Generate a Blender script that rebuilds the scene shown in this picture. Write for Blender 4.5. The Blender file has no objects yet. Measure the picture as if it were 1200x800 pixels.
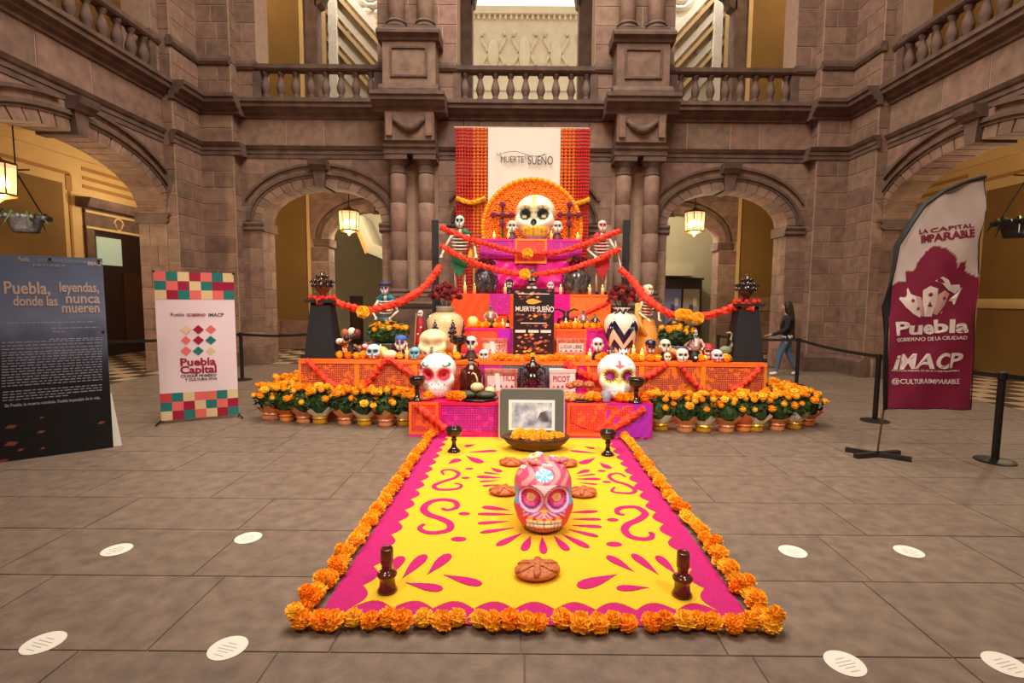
import bpy, math, random
from mathutils import Vector, Matrix
rnd = random.Random(11)
sc = bpy.context.scene
COL = sc.collection
PI = math.pi
# ------------------------------------------------------------------ camera
CAM = Vector((-0.07, 0.0, 1.7))
FPX, CXP, CYP = 600.0, 610.0, 400.0
ROT = Matrix.Rotation(PI/2 - math.atan(51/600), 3, 'X') @ Matrix.Rotation(math.radians(0.5), 3, 'Z')
cd = bpy.data.cameras.new('camera'); cam = bpy.data.objects.new('camera', cd); COL.objects.link(cam)
cd.sensor_width = 36; cd.lens = 18.0; cd.shift_x = -10/1200; cd.clip_end = 200
cam.matrix_world = Matrix.Translation(CAM) @ ROT.to_4x4()
sc.camera = cam
# ------------------------------------------------------------------ world, lights, exposure
w = bpy.data.worlds.new('sky'); sc.world = w; w.use_nodes = True
bg = w.node_tree.nodes['Background']; bg.inputs[0].default_value = (1.0, 0.94, 0.87, 1); bg.inputs[1].default_value = 1.1
def area(name, loc, size, power, col, rot=(0, 0, 0)):
    l = bpy.data.lights.new(name, 'AREA'); l.shape = 'RECTANGLE'; l.size, l.size_y = size; l.energy = power; l.color = col
    o = bpy.data.objects.new(name, l); COL.objects.link(o); o.location = loc; o.rotation_euler = rot; o['kind'] = 'helper'
    return o
area('courtyard_skylight', (0, 6.4, 12.9), (7, 7), 1250, (1.0, 0.92, 0.82))
area('stair_hall_fill', (0, 17.4, 13.6), (14, 1.2), 520, (1.0, 0.95, 0.88))  # added fill that lifts the stucco, no known skylight there
for _x in (-3.6, 3.6):  # invented spots, put in to brighten the altar
    l = bpy.data.lights.new('altar_fill_spot', 'SPOT'); l.energy = 2500; l.color = (1.0, .9, .78); l.spot_size = math.radians(64); l.spot_blend = 1.0; l.shadow_soft_size = .7
    o = bpy.data.objects.new('altar_fill_spot', l); COL.objects.link(o); o.location = (_x, -1.0, 8.2); o['kind'] = 'helper'
    o.rotation_euler = (Vector((0, 7.1, 1.3))-Vector((_x, -1.0, 8.2))).to_track_quat('-Z', 'Y').to_euler()
vs = sc.view_settings; vs.view_transform = 'Standard'; vs.look = 'None'; vs.gamma = 1; vs.use_curve_mapping = False; vs.exposure = 0.22

# ------------------------------------------------------------------ measuring helpers: a line of sight met with a plane of the place
def ray(px, py): return ROT @ Vector(((px-CXP)/FPX, -(py-CYP)/FPX, -1.0))
def at(px, py, Y): d = ray(px, py); return CAM + d*((Y-CAM.y)/d.y)
def flr(px, py, Z=0.0): d = ray(px, py); return CAM + d*((Z-CAM.z)/d.z)
def proj(P): q = ROT.transposed() @ (Vector(P)-CAM); return CXP+FPX*q.x/-q.z, CYP-FPX*q.y/-q.z
def spot(px, Y, z):                       # the point at depth Y and height z seen at column px
    return Vector((at(px, proj((0, Y, z))[1] + (px-610)*0.0087, Y).x, Y, z))

# ------------------------------------------------------------------ materials
def lin(c):
    if max(c) > 1.001: c = [x/255 for x in c]
    return [(x/12.92 if x <= .04045 else ((x+.055)/1.055)**2.4) for x in c]
def lin4(c): return (*lin(c), 1)
MATS = {}
def M(name, col, rough=.65, metal=0, var=0.0, noise=None, bump=None, emit=0, trans=0, col2=None, spec=.5, attr=False, coat=0, alpha=1):
    if name in MATS: return MATS[name]
    m = bpy.data.materials.new(name); m.use_nodes = True; nt = m.node_tree; N, L = nt.nodes, nt.links
    b = N['Principled BSDF']; b.inputs['Base Color'].default_value = lin4(col); b.inputs['Roughness'].default_value = rough
    b.inputs['Metallic'].default_value = metal; b.inputs['Specular IOR Level'].default_value = spec
    b.inputs['Coat Weight'].default_value = coat
    if trans: b.inputs['Transmission Weight'].default_value = trans
    if alpha < 1: b.inputs['Alpha'].default_value = alpha
    src = None
    if attr:
        a = N.new('ShaderNodeAttribute'); a.attribute_name = 'Col'; src = a.outputs['Color']
    if noise:
        tc = N.new('ShaderNodeTexCoord'); n = N.new('ShaderNodeTexNoise'); n.inputs['Scale'].default_value = noise[0]; n.inputs['Detail'].default_value = 6
        L.new(tc.outputs['Object'], n.inputs['Vector'])
        mr = N.new('ShaderNodeMapRange'); mr.inputs[1].default_value = .3; mr.inputs[2].default_value = .7; mr.inputs[3].default_value = 0; mr.inputs[4].default_value = 1
        L.new(n.outputs['Fac'], mr.inputs[0])
        mx = N.new('ShaderNodeMix'); mx.data_type = 'RGBA'
        c2 = lin4(col2) if col2 else tuple(x*(1-noise[1]) for x in lin(col))+(1,)
        if src: L.new(src, mx.inputs[6])
        else: mx.inputs[6].default_value = lin4(col)
        if src:
            mu = N.new('ShaderNodeMix'); mu.data_type = 'RGBA'; mu.blend_type = 'MULTIPLY'; mu.inputs[0].default_value = noise[1]
            L.new(src, mu.inputs[6]); mu.inputs[7].default_value = (.5, .5, .5, 1); L.new(mu.outputs[2], mx.inputs[7])
        else: mx.inputs[7].default_value = c2
        L.new(mr.outputs[0], mx.inputs[0]); src = mx.outputs[2]
    if var:
        oi = N.new('ShaderNodeObjectInfo'); hs = N.new('ShaderNodeHueSaturation')
        m1 = N.new('ShaderNodeMapRange'); m1.inputs[3].default_value = 1-var; m1.inputs[4].default_value = 1+var
        L.new(oi.outputs['Random'], m1.inputs[0]); L.new(m1.outputs[0], hs.inputs['Value'])
        wn = N.new('ShaderNodeTexWhiteNoise'); wn.noise_dimensions = '1D'; L.new(oi.outputs['Random'], wn.inputs['W'])
        m2 = N.new('ShaderNodeMapRange'); m2.inputs[3].default_value = .5-var*.05; m2.inputs[4].default_value = .5+var*.05
        L.new(wn.outputs['Value'], m2.inputs[0]); L.new(m2.outputs[0], hs.inputs['Hue'])
        if src: L.new(src, hs.inputs['Color'])
        else: hs.inputs['Color'].default_value = lin4(col)
        src = hs.outputs['Color']
    if src: L.new(src, b.inputs['Base Color'])
    if bump:
        tc2 = N.new('ShaderNodeTexCoord'); n2 = N.new('ShaderNodeTexNoise'); n2.inputs['Scale'].default_value = bump[0]; n2.inputs['Detail'].default_value = 5
        L.new(tc2.outputs['Object'], n2.inputs['Vector']); bp = N.new('ShaderNodeBump'); bp.inputs['Strength'].default_value = bump[1]; bp.inputs['Distance'].default_value = .02
        L.new(n2.outputs['Fac'], bp.inputs['Height']); L.new(bp.outputs['Normal'], b.inputs['Normal'])
    if emit:
        b.inputs['Emission Strength'].default_value = emit
        b.inputs['Emission Color'].default_value = lin4(col)
        if attr: L.new(src, b.inputs['Emission Color'])
    MATS[name] = m
    return m

# ------------------------------------------------------------------ mesh builder
class MB:
    def __init__(s): s.v = []; s.f = []; s.m = []
    def add(s, vs, fs, mi=0):
        k = len(s.v); s.v.extend(tuple(v) for v in vs)
        for f in fs: s.f.append(tuple(k+i for i in f)); s.m.append(mi)
        return s
    def box(s, x0, x1, y0, y1, z0, z1, mi=0):
        return s.add([(x0,y0,z0),(x1,y0,z0),(x1,y1,z0),(x0,y1,z0),(x0,y0,z1),(x1,y0,z1),(x1,y1,z1),(x0,y1,z1)],
              [(0,3,2,1),(4,5,6,7),(0,1,5,4),(1,2,6,5),(2,3,7,6),(3,0,4,7)], mi)
    def prism(s, pts, d0, d1, plane='xz', mi=0, fr=None):
        n = len(pts)
        if fr: g = lambda p, d: fr(p[0], d, p[1])
        elif plane == 'xz': g = lambda p, d: (p[0], d, p[1])
        elif plane == 'xy': g = lambda p, d: (p[0], p[1], d)
        else: g = lambda p, d: (d, p[0], p[1])
        vs = [g(p, d0) for p in pts]+[g(p, d1) for p in pts]
        return s.add(vs, [tuple(range(n)), tuple(range(2*n-1, n-1, -1))]+[(i, i+n, (i+1) % n+n, (i+1) % n) for i in range(n)], mi)
    def profile(s, prof, u0, u1, fr, mi=0):          # prof [(out, z)] carried along the wall from u0 to u1
        n = len(prof)
        vs = [fr(u0, o, z) for o, z in prof]+[fr(u1, o, z) for o, z in prof]
        return s.add(vs, [tuple(range(n)), tuple(range(2*n-1, n-1, -1))]+[(i, i+n, (i+1) % n+n, (i+1) % n) for i in range(n)], mi)
    def lathe(s, prof, n=16, c=(0,0,0), mi=0, sx=1, sy=1, ph=0):
        k = len(prof); vs = []
        for r, z in prof:
            for j in range(n):
                a = 2*PI*j/n+ph; vs.append((c[0]+r*sx*math.cos(a), c[1]+r*sy*math.sin(a), c[2]+z))
        fs = [(i*n+j, i*n+(j+1) % n, (i+1)*n+(j+1) % n, (i+1)*n+j) for i in range(k-1) for j in range(n)]
        if prof[0][0] > 1e-5: fs.append(tuple(range(n-1, -1, -1)))
        if prof[-1][0] > 1e-5: fs.append(tuple((k-1)*n+j for j in range(n)))
        return s.add(vs, fs, mi)
    def tube(s, path, r, n=6, mi=0, jit=0, flat=1.0):
        path = [Vector(p) for p in path]; K = len(path); vs = []
        up = Vector((0, 0, 1))
        for i, p in enumerate(path):
            t = (path[min(i+1, K-1)]-path[max(i-1, 0)])
            if t.length < 1e-9: t = Vector((0, 0, 1))
            t.normalize()
            a = t.cross(up)
            if a.length < .05: a = t.cross(Vector((0, 1, 0)))
            a.normalize(); b = t.cross(a).normalized()
            rr = r[i] if hasattr(r, '__len__') else r
            for j in range(n):
                th = 2*PI*j/n; q = rr*(1+(rnd.uniform(-jit, jit) if jit else 0))
                vs.append(p+a*q*math.cos(th)+b*q*flat*math.sin(th))
        fs = [(i*n+j, i*n+(j+1) % n, (i+1)*n+(j+1) % n, (i+1)*n+j) for i in range(K-1) for j in range(n)]
        fs += [tuple(range(n-1, -1, -1)), tuple((K-1)*n+j for j in range(n))]
        return s.add(vs, fs, mi)
    def ball(s, c, r, nu=12, nv=8, mi=0):
        if not hasattr(r, '__len__'): r = (r, r, r)
        prof = [(math.sin(PI*i/nv), -math.cos(PI*i/nv)) for i in range(nv+1)]
        vs = []
        for a, z in prof:
            for j in range(nu):
                t = 2*PI*j/nu; vs.append((c[0]+r[0]*a*math.cos(t), c[1]+r[1]*a*math.sin(t), c[2]+r[2]*z))
        return s.add(vs, [(i*nu+j, i*nu+(j+1) % nu, (i+1)*nu+(j+1) % nu, (i+1)*nu+j) for i in range(nv) for j in range(nu)], mi)
    def mesh(s, name, mats, smooth=False):
        me = bpy.data.meshes.new(name); me.from_pydata(s.v, [], s.f)
        if not isinstance(mats, (list, tuple)): mats = [mats]
        for m in mats: me.materials.append(m)
        if len(mats) > 1: me.polygons.foreach_set('material_index', s.m)
        if smooth: me.polygons.foreach_set('use_smooth', [True]*len(me.polygons))
        me.update(); return me
    def build(s, name, mats, parent=None, smooth=False, loc=None, rot=None):
        return put(name, s.mesh(name, mats, smooth), parent, loc, rot)
def put(name, me, parent=None, loc=None, rot=None, sca=None):
    o = bpy.data.objects.new(name, me); COL.objects.link(o)
    if parent: o.parent = parent
    if loc is not None: o.location = loc
    if rot is not None: o.rotation_euler = rot
    if sca is not None: o.scale = sca if hasattr(sca, '__len__') else (sca,)*3
    return o
def tag(o, label, cat, group=None, kind=None):
    o['label'] = label
    if cat: o['category'] = cat
    if group: o['group'] = group
    if kind: o['kind'] = kind
    return o
def thing(name, label, cat, loc=(0,0,0), rz=0, group=None, rx=0, sca=1):
    o = put(name, None, None, loc, (rx, 0, rz), sca); o.empty_display_size = .05
    return tag(o, label, cat, group)
def struct(name, label):
    o = put(name, None); o['kind'] = 'structure'; o['label'] = label; return o
def dup(root, loc, rz=None, label=None, sca=None, name=None):
    r = root.copy(); COL.objects.link(r); r.location = loc
    if name: r.name = name
    if rz is not None: r.rotation_euler[2] = rz
    if sca is not None: r.scale = (sca,)*3
    if label: r['label'] = label
    for ch in root.children:
        c = ch.copy(); COL.objects.link(c); c.parent = r
        for g in ch.children:
            d = g.copy(); COL.objects.link(d); d.parent = c
    return r
def text(s, size, mat, parent, loc, rot=(PI/2, 0, 0), wid=None, name='lettering', depth=.0015, shear=0, bold=0, warp=None, align='CENTER'):
    cu = bpy.data.curves.new('lettering', 'FONT'); cu.body = s; cu.size = size; cu.align_x = align; cu.align_y = 'CENTER'
    cu.extrude = depth; cu.resolution_u = 3; cu.shear = shear; cu.offset = bold*size
    t = bpy.data.objects.new('tmp', cu); COL.objects.link(t)
    me = bpy.data.meshes.new_from_object(t); bpy.data.objects.remove(t); bpy.data.curves.remove(cu)
    if wid and len(me.vertices):
        xs = [v.co.x for v in me.vertices]; k = wid/(max(xs)-min(xs))
        for v in me.vertices: v.co.x *= k
    if warp:
        for v in me.vertices: v.co = warp(v.co)
    me.materials.clear(); me.materials.append(mat)
    return put(name, me, parent, loc, rot)
ORD = ['', 'first', 'second', 'third', 'fourth', 'fifth', 'sixth', 'seventh', 'eighth', 'ninth', 'tenth', 'eleventh', 'twelfth', 'thirteenth', 'fourteenth']
# ------------------------------------------------------------------ materials of the building
STONE = M('pink_brown_quarry_stone', (158,123,102), .85, var=.2, noise=(5, .3), col2=(124,97,82), bump=(30, .35))
TRIM = M('carved_stone', (124,96,81), .85, var=.06, noise=(4, .35), col2=(90,70,60), bump=(30, .3))
MORTAR = M('pale_mortar', (190,156,130), .95, noise=(8, .2))
OCHRE = M('ochre_plaster', (138,102,44), .8, noise=(1.5, .15), bump=(8, .05))
CREAM = M('cream_plaster', (226,190,128), .8, noise=(2, .1))
TANP = M('tan_plaster', (176,128,66), .8)
GREY = M('grey_green_plaster', (146,138,112), .85, noise=(1.2, .12))
STUCCO = M('white_stucco_relief', (236,226,205), .8, noise=(6, .15), bump=(20, .3))
DARKW = M('dark_wood', (44,26,18), .5, noise=(6, .4))
SLAB = M('floor_slab', (136,115,97), .55, var=.05, noise=(9, .25), col2=(108,92,79), bump=(35, .25), spec=.4)
JOINT = M('floor_joint', (116,98,83), .9, noise=(6, .3))
IRON = M('black_iron', (26,23,22), .5, metal=.6)
BRASS = M('aged_brass', (140,98,40), .4, metal=.8)
GLOW = M('lamp_bulb', (255,220,150), .5, emit=14)
LGLASS = M('lantern_glass', (250,226,170), .15, trans=.75, emit=.55)
def frb(Y0): return lambda u, o, z: (u, Y0-o, z)
def frl(X0): return lambda u, o, z: (X0+o, u, z)
def frr(X0): return lambda u, o, z: (X0-o, u, z)
def zarch(u, A):
    uc, a, zi, b = A; q = 1-((u-uc)/a)**2
    return zi+b*math.sqrt(q) if q > 0 else zi
# floor ------------------------------------------------------------------------------
floor = struct('floor', 'grey brown stone slab floor of the courtyard')
MB().box(-7.9, 7.9, -3, 12.7, -.3, -.006).build('mortar_bed', JOINT, floor)
cells = []
y = -2.6; row = 0
while y < 12.5:
    d = [.62, .58, .66][row % 3]; x = -7.85-(.45 if row % 2 else 0)+rnd.uniform(-.2, .2)
    while x < 7.85:
        l = rnd.uniform(.85, 1.25); x0, x1 = max(x, -7.85), min(x+l, 7.85)
        if x1-x0 > .1: cells.append((x0, x1, y, min(y+d, 12.6)))
        x += l
    y += d; row += 1
def seen(c):
    k = 0
    for X in (c[0], c[1]):
        for Y in (c[2], c[3]):
            if Y > .4:
                p = proj((X, Y, 0))
                if -20 < p[0] < 1220 and p[1] < 830: k = 1
    return k
vis = sorted([c for c in cells if seen(c)], key=lambda c: c[2])
far = MB()
for i, c in enumerate(vis+[c for c in cells if not seen(c)]):
    g = .002; x0, x1, y0, y1 = c[0]+g, c[1]-g, c[2]+g, c[3]-g; zt = rnd.uniform(-.0015, .0)
    mb = MB() if i < 290 else far
    e = .003
    mb.add([(x0,y0,-.03),(x1,y0,-.03),(x1,y1,-.03),(x0,y1,-.03),(x0+e,y0+e,zt),(x1-e,y0+e,zt),(x1-e,y1-e,zt),(x0+e,y1-e,zt)],
           [(4,5,6,7),(0,1,5,4),(1,2,6,5),(2,3,7,6),(3,0,4,7)])
    if i < 290: mb.build('slab', SLAB, floor)
far.build('distant_slabs', SLAB, floor)['kind'] = 'stuff'

# masonry ------------------------------------------------------------------------------
def wall_body(name, fr, u0, u1, z0, z1, arches, thick, mat, parent):
    mb = MB(); us = {u0, u1}
    for A in arches:
        for k in range(25): us.add(A[0]-A[1]*math.cos(PI*k/24))
    us = sorted(us)
    for a, b in zip(us, us[1:]):
        mid = (a+b)/2; A = next((A for A in arches if abs(mid-A[0]) < A[1]), None)
        la, lb = (zarch(a, A), zarch(b, A)) if A else (z0, z0)
        mb.add([fr(a,0,la), fr(b,0,lb), fr(b,0,z1), fr(a,0,z1), fr(a,-thick,la), fr(b,-thick,lb), fr(b,-thick,z1), fr(a,-thick,z1)],
               [(0,1,2,3), (7,6,5,4), (0,4,5,1), (3,2,6,7)])
    for A in arches:
        for sgn in (-1, 1):
            u = A[0]+sgn*A[1]; mb.add([fr(u,0,z0), fr(u,-thick,z0), fr(u,-thick,A[2]), fr(u,0,A[2])], [(0,1,2,3)])
    for u in (u0, u1): mb.add([fr(u,0,z0), fr(u,-thick,z0), fr(u,-thick,z1), fr(u,0,z1)], [(0,1,2,3)])
    return mb.build(name, mat, parent)
def stone(fr, ua, ub, za, zb, parent, proud=.012, g=.007, back=-.02):
    ua += g; ub -= g; za += g; zb -= g; e = .008
    MB().add([fr(ua,back,za), fr(ub,back,za), fr(ub,back,zb), fr(ua,back,zb), fr(ua+e,proud,za+e), fr(ub-e,proud,za+e), fr(ub-e,proud,zb-e), fr(ua+e,proud,zb-e)],
       [(4,5,6,7), (0,1,5,4), (1,2,6,5), (2,3,7,6), (3,0,4,7)]).build('stone', STONE, parent)
def lay(fr, parent, u0, u1, z0, z1, ch=.37, lmin=.4, lmax=.85, arches=(), proud=.012):
    n = max(1, round((z1-z0)/ch)); h = (z1-z0)/n
    for i in range(n):
        za, zb = z0+i*h, z0+(i+1)*h
        spans = [(u0, u1)]
        for A in arches:
            if zb <= A[2]+.02:
                ns = []
                for s0, s1 in spans:
                    lo, hi = A[0]-A[1], A[0]+A[1]
                    if hi <= s0 or lo >= s1: ns.append((s0, s1)); continue
                    if lo-s0 > .05: ns.append((s0, lo))
                    if s1-hi > .05: ns.append((hi, s1))
                spans = ns
        for s0, s1 in spans:
            L = s1-s0; k = max(1, round(L/rnd.uniform(lmin, lmax)))
            cuts = [s0]+[s0+L*(j+rnd.uniform(-.22, .22)+(.2 if i % 2 else -.2))/k for j in range(1, k)]+[s1]
            cuts.sort()
            for a, b in zip(cuts, cuts[1:]):
                A = next((A for A in arches if zb > A[2]+.02 and a < A[0]+A[1] and b > A[0]-A[1]), None)
                if not A: stone(fr, a, b, za, zb, parent, proud); continue
                pts = [(a+(b-a)*j/10) for j in range(11)]
                low = [(u, max(za, zarch(u, A) if abs(u-A[0]) < A[1] else za)) for u in pts]
                keep = [(u, z) for u, z in low if z < zb-.02]
                if len(keep) < 2 or keep[-1][0]-keep[0][0] < .08: continue
                poly = [(u, z) for u, z in keep]+[(u, zb-.007) for u, z in (keep[-1], keep[0])]
                poly[0] = (poly[0][0]+.007, poly[0][1]); poly[-1] = (poly[0][0], zb-.007)
                MB().prism(poly, -.02, proud, fr=fr).build('stone', STONE, parent)
def ring(mb, fr, A, t0, t1, o0, o1, f0=0.0, f1=1.0, n=28):
    uc, a, zi, b = A; P = []
    for k in range(n+1):
        th = PI*(1-(f0+(f1-f0)*k/n)); c, s_ = math.cos(th), math.sin(th)
        P.append(((uc+(a+t0)*c, zi+(b+t0)*s_), (uc+(a+t1)*c, zi+(b+t1)*s_)))
    for (p, q), (p2, q2) in zip(P, P[1:]):
        mb.add([fr(p[0],o0,p[1]), fr(p2[0],o0,p2[1]), fr(q2[0],o0,q2[1]), fr(q[0],o0,q[1]), fr(p[0],o1,p[1]), fr(p2[0],o1,p2[1]), fr(q2[0],o1,q2[1]), fr(q[0],o1,q[1])],
               [(4,5,6,7), (0,1,5,4), (3,7,6,2)])
    for p, q in (P[0], P[-1]):
        mb.add([fr(p[0],o0,p[1]), fr(q[0],o0,q[1]), fr(q[0],o1,q[1]), fr(p[0],o1,p[1])], [(0,1,2,3)])
    return mb
def dress_arch(fr, A, parent, thick, nv=17, hood=True, jambs=(True, True), z0=0):
    uc, a, zi, b = A
    for k in range(nv):
        if k == nv//2: continue
        t0, t1 = k/nv+.002, (k+1)/nv-.002
        poly = []
        for j in range(4):
            th = PI*(1-(t0+(t1-t0)*j/3)); poly.append((uc+(a-.02)*math.cos(th), zi+(b-.02)*math.sin(th)))
        for j in range(3, -1, -1):
            th = PI*(1-(t0+(t1-t0)*j/3)); poly.append((uc+(a+.2)*math.cos(th), zi+(b+.2)*math.sin(th)))
        MB().prism(poly, -thick-.01, .03+rnd.uniform(-.004, .004), fr=fr).build('voussoir', STONE, parent)
    ring(MB(), fr, A, .19, .25, -.02, .05).build('arch_fillet', TRIM, parent)
    ring(MB(), fr, A, .25, .32, -.02, .09).build('archivolt', TRIM, parent)
    if hood:
        for f0, f1 in ((.13, .46), (.54, .87)):
            ring(MB(), fr, A, .46, .52, -.02, .08, f0, f1, 18).build('hood_moulding', TRIM, parent)
    zt = zi+b; kb = MB()
    kb.prism([(uc-.1, zt-.06), (uc+.1, zt-.06), (uc+.15, zt+.34), (uc-.15, zt+.34)], -thick-.02, .12, fr=fr)
    kb.build('keystone', TRIM, parent)
    MB().profile([(0, zt+.34), (.16, zt+.34), (.2, zt+.4), (.26, zt+.44), (.28, zt+.5), (.3, zt+.56), (0, zt+.56)], uc-.21, uc+.21, fr).build('keystone_bracket', TRIM, parent)
    for sgn, on in ((-1, jambs[0]), (1, jambs[1])):
        if not on: continue
        e = uc+sgn*a; u0, u1 = sorted((e-sgn*.07, e+sgn*.42))
        MB().profile([(-thick-.05, zi-.02), (.06, zi-.02), (.09, zi-.07), (.07, zi-.11), (.05, zi-.13), (.07, zi-.2), (.03, zi-.24), (.0, zi-.25), (-thick-.05, zi-.25)], u0, u1, fr).build('impost', TRIM, parent)
        # facing stones on the reveal of the jamb
        n = int((zi-.25-z0)/.42)
        for i in range(n):
            h = (zi-.25-z0)/n; za, zb = z0+i*h+.006, z0+(i+1)*h-.006
            cut = -thick*(.35 if i % 2 else .62)
            for oa, ob in ((.008, cut+.006), (cut-.006, -thick-.005)):
                us = sorted((e-sgn*.014, e+sgn*.02)); MB().prism([(us[0], za), (us[1], za), (us[1], zb), (us[0], zb)], ob, oa, fr=fr).build('stone', STONE, parent)
CORN = [(-.05,5.9), (.05,5.9), (.07,5.98), (.15,6.01), (.18,6.08), (.26,6.1), (.27,6.18), (.31,6.2), (.31,6.28), (-.05,6.28)]
BAND = [(-.05,4.98), (.03,4.98), (.03,5.07), (.05,5.08), (.05,5.16), (.08,5.18), (.12,5.25), (-.05,5.27)]
SILL = [(-.05,7.0), (.05,7.0), (.09,7.06), (.09,7.12), (.05,7.2), (-.05,7.2)]
def shift(prof, d): return [(o+d if o > 0 else o, z) for o, z in prof]
def mould(fr, parent, u0, u1, d, which='CBS', ext=0):
    for k, p, n in (('C', CORN, 'cornice'), ('B', BAND, 'architrave'), ('S', SILL, 'sill_course')):
        if k in which:
            e = ext*.2 if d > 0 else 0
            MB().profile(shift(p, d), u0-e, u1+e, fr).build(n, TRIM, parent)
BALP = [(r*1.3 if r < .07 else r*1.15, z) for r, z in [(.045,0), (.075,.0), (.075,.04), (.045,.06), (.05,.1), (.085,.2), (.09,.26), (.06,.36), (.038,.46), (.036,.5), (.055,.52), (.055,.55), (.075,.56), (.075,.61)]]
bal_me = MB().lathe(BALP, 10).mesh('baluster', TRIM, True)
def balustrade(fr, u0, u1, label, pitch=.335):
    t = thing('balustrade', label, 'balustrade', group='stone balustrades of the upper gallery')
    MB().profile([(-.2,6.28), (.1,6.28), (.1,6.35), (.06,6.38), (-.16,6.38), (-.2,6.35)], u0, u1, fr).build('base_rail', TRIM, t)
    MB().profile([(-.15,6.99), (.05,6.99), (.09,7.03), (.1,7.12), (-.2,7.12), (-.19,7.03)], u0, u1, fr).build('handrail', TRIM, t)
    n = int((u1-u0)/pitch)
    for i in range(n): put('baluster', bal_me, t, fr(u0+(i+.5)*(u1-u0)/n, -.05, 6.38))
    for u in (u0, u1):
        MB().profile([(-.13,6.38), (.03,6.38), (.03,6.99), (-.13,6.99)], u-.09, u+.09, fr).build('half_post', TRIM, t)
    return t
# back wall ------------------------------------------------------------------------------
YB = 12.6; fb = frb(YB); TH = .6; ZTOP = 12.4
wb = struct('wall_back', 'brown quarry stone arcade wall behind the altar')
ARC = [(-4.9, 1.46, 3.5, .85), (0, 1.46, 3.5, .85), (4.9, 1.46, 3.5, .85)]
wall_body('wall_core', fb, -7.9, 7.9, 0, 6.25, ARC, TH, MORTAR, wb)
OUT = [(u, a+.3, z, b+.3) for u, a, z, b in ARC]
JMB = [(u, a-.005, z, b) for u, a, z, b in ARC]
for A, O, u0, u1 in ((ARC[0], OUT[0], -6.84, -3.2), (ARC[2], OUT[2], 3.2, 6.84), (ARC[1], OUT[1], -2.1, 2.1)):
    dress_arch(fb, A, wb, TH)
    lay(fb, wb, u0, u1, 0, 3.25, .42, .5, .9, [(A[0], A[1]+.0, 9, 0)])
    lay(fb, wb, u0, u1, 3.5, 4.98, .37, .5, 1.0, [O])
    lay(fb, wb, u0, u1, 5.27, 5.9, .63, .7, 1.4)
for u0, u1, d in ((-6.9, -3.15, 0), (3.15, 6.9, 0), (-2.1, 2.1, 0), (-3.28, -2.02, .5), (2.02, 3.28, .5), (-7.9, -6.84, .27), (6.84, 7.9, .27)):
    mould(fb, wb, u0, u1, d, 'CB' if d < .4 else 'C', 1)
# upper piers of the back wall
for u0, u1 in ((-3.5, -1.62), (1.62, 3.5), (-7.9, -6.36), (6.36, 7.9)):
    MB().box(u0, u1, YB, YB+TH, 6.25, ZTOP).build('pier_core', MORTAR, wb)
    lay(fb, wb, u0, u1, 6.3, 7.0, .35, .4, .7); lay(fb, wb, u0, u1, 7.2, ZTOP, .42, .4, .8)
    mould(fb, wb, u0, u1, 0, 'S')
MB().box(-7.9, 7.9, YB+.0, YB+TH, ZTOP, ZTOP+.8).build('upper_lintel', TRIM, wb)
for u0, u1, l in ((-6.36, -3.5, 'stone balustrade above the left arch'), (-1.62, 1.62, 'short stone balustrade above the hanging cloth banner'), (3.5, 6.36, 'stone balustrade above the right arch')):
    balustrade(fb, u0, u1, l)
# corner piers ------------------------------------------------------------------------------
XS = 7.85
for sg, side in ((-1, 'left'), (1, 'right')):
    cp = struct('wall_corner_'+side, f'{side} stone corner pier of coursed blocks')
    u0, u1 = sorted((sg*6.84, sg*7.9)); f1 = frb(YB-.27)
    MB().box(u0, u1, YB-.27, YB, 0, ZTOP).build('pier_core', MORTAR, cp)
    a0, a1 = sorted((sg*6.84, sg*(XS-.23)))
    for z0, z1 in ((.42, 4.98), (5.27, 5.9), (6.3, 7.0), (7.2, ZTOP)):
        lay(f1, cp, a0, a1, z0, z1, .37, .35, .62)
    fs = frl(-XS+.25) if sg < 0 else frr(XS-.25)
    x0, x1 = sorted((sg*(XS-.25), sg*XS))
    MB().box(x0, x1, 11.4, YB-.2, 0, ZTOP).build('pier_core', MORTAR, cp)
    for z0, z1 in ((.42, 4.98), (5.27, 5.9), (6.3, 7.0), (7.2, ZTOP)):
        lay(fs, cp, 11.4, YB-.29, z0, z1, .37, .35, .62)
    fe = lambda u, o, z, X=0: (u, 11.4-o, z)
    lay(fe, cp, *sorted((sg*(XS-.25), sg*XS)), .42, 5.9, .5, .3, .4)
    lay(fe, cp, *sorted((sg*(XS-.25), sg*XS)), 6.3, ZTOP, .5, .3, .4)
    ff = (lambda u, o, z: (sg*6.84-sg*o, u, z))
    lay(ff, cp, YB-.27, YB, .42, 5.9, .37, .3, .4); lay(ff, cp, YB-.27, YB, 6.3, ZTOP, .37, .3, .4)
    for n, p in (('plinth', [(-.1,0), (.14,0), (.14,.34), (.1,.38), (.05,.42), (-.1,.42)]),):
        MB().profile(p, a0-.1, a1+.1, f1).build(n, TRIM, cp); MB().profile(p, 11.3, YB-.2, fs).build(n, TRIM, cp)
    mould(f1, cp, a0, a1, 0, 'S', 1); mould(fs, cp, 11.35, YB-.2, 0, 'CBS')
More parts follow.
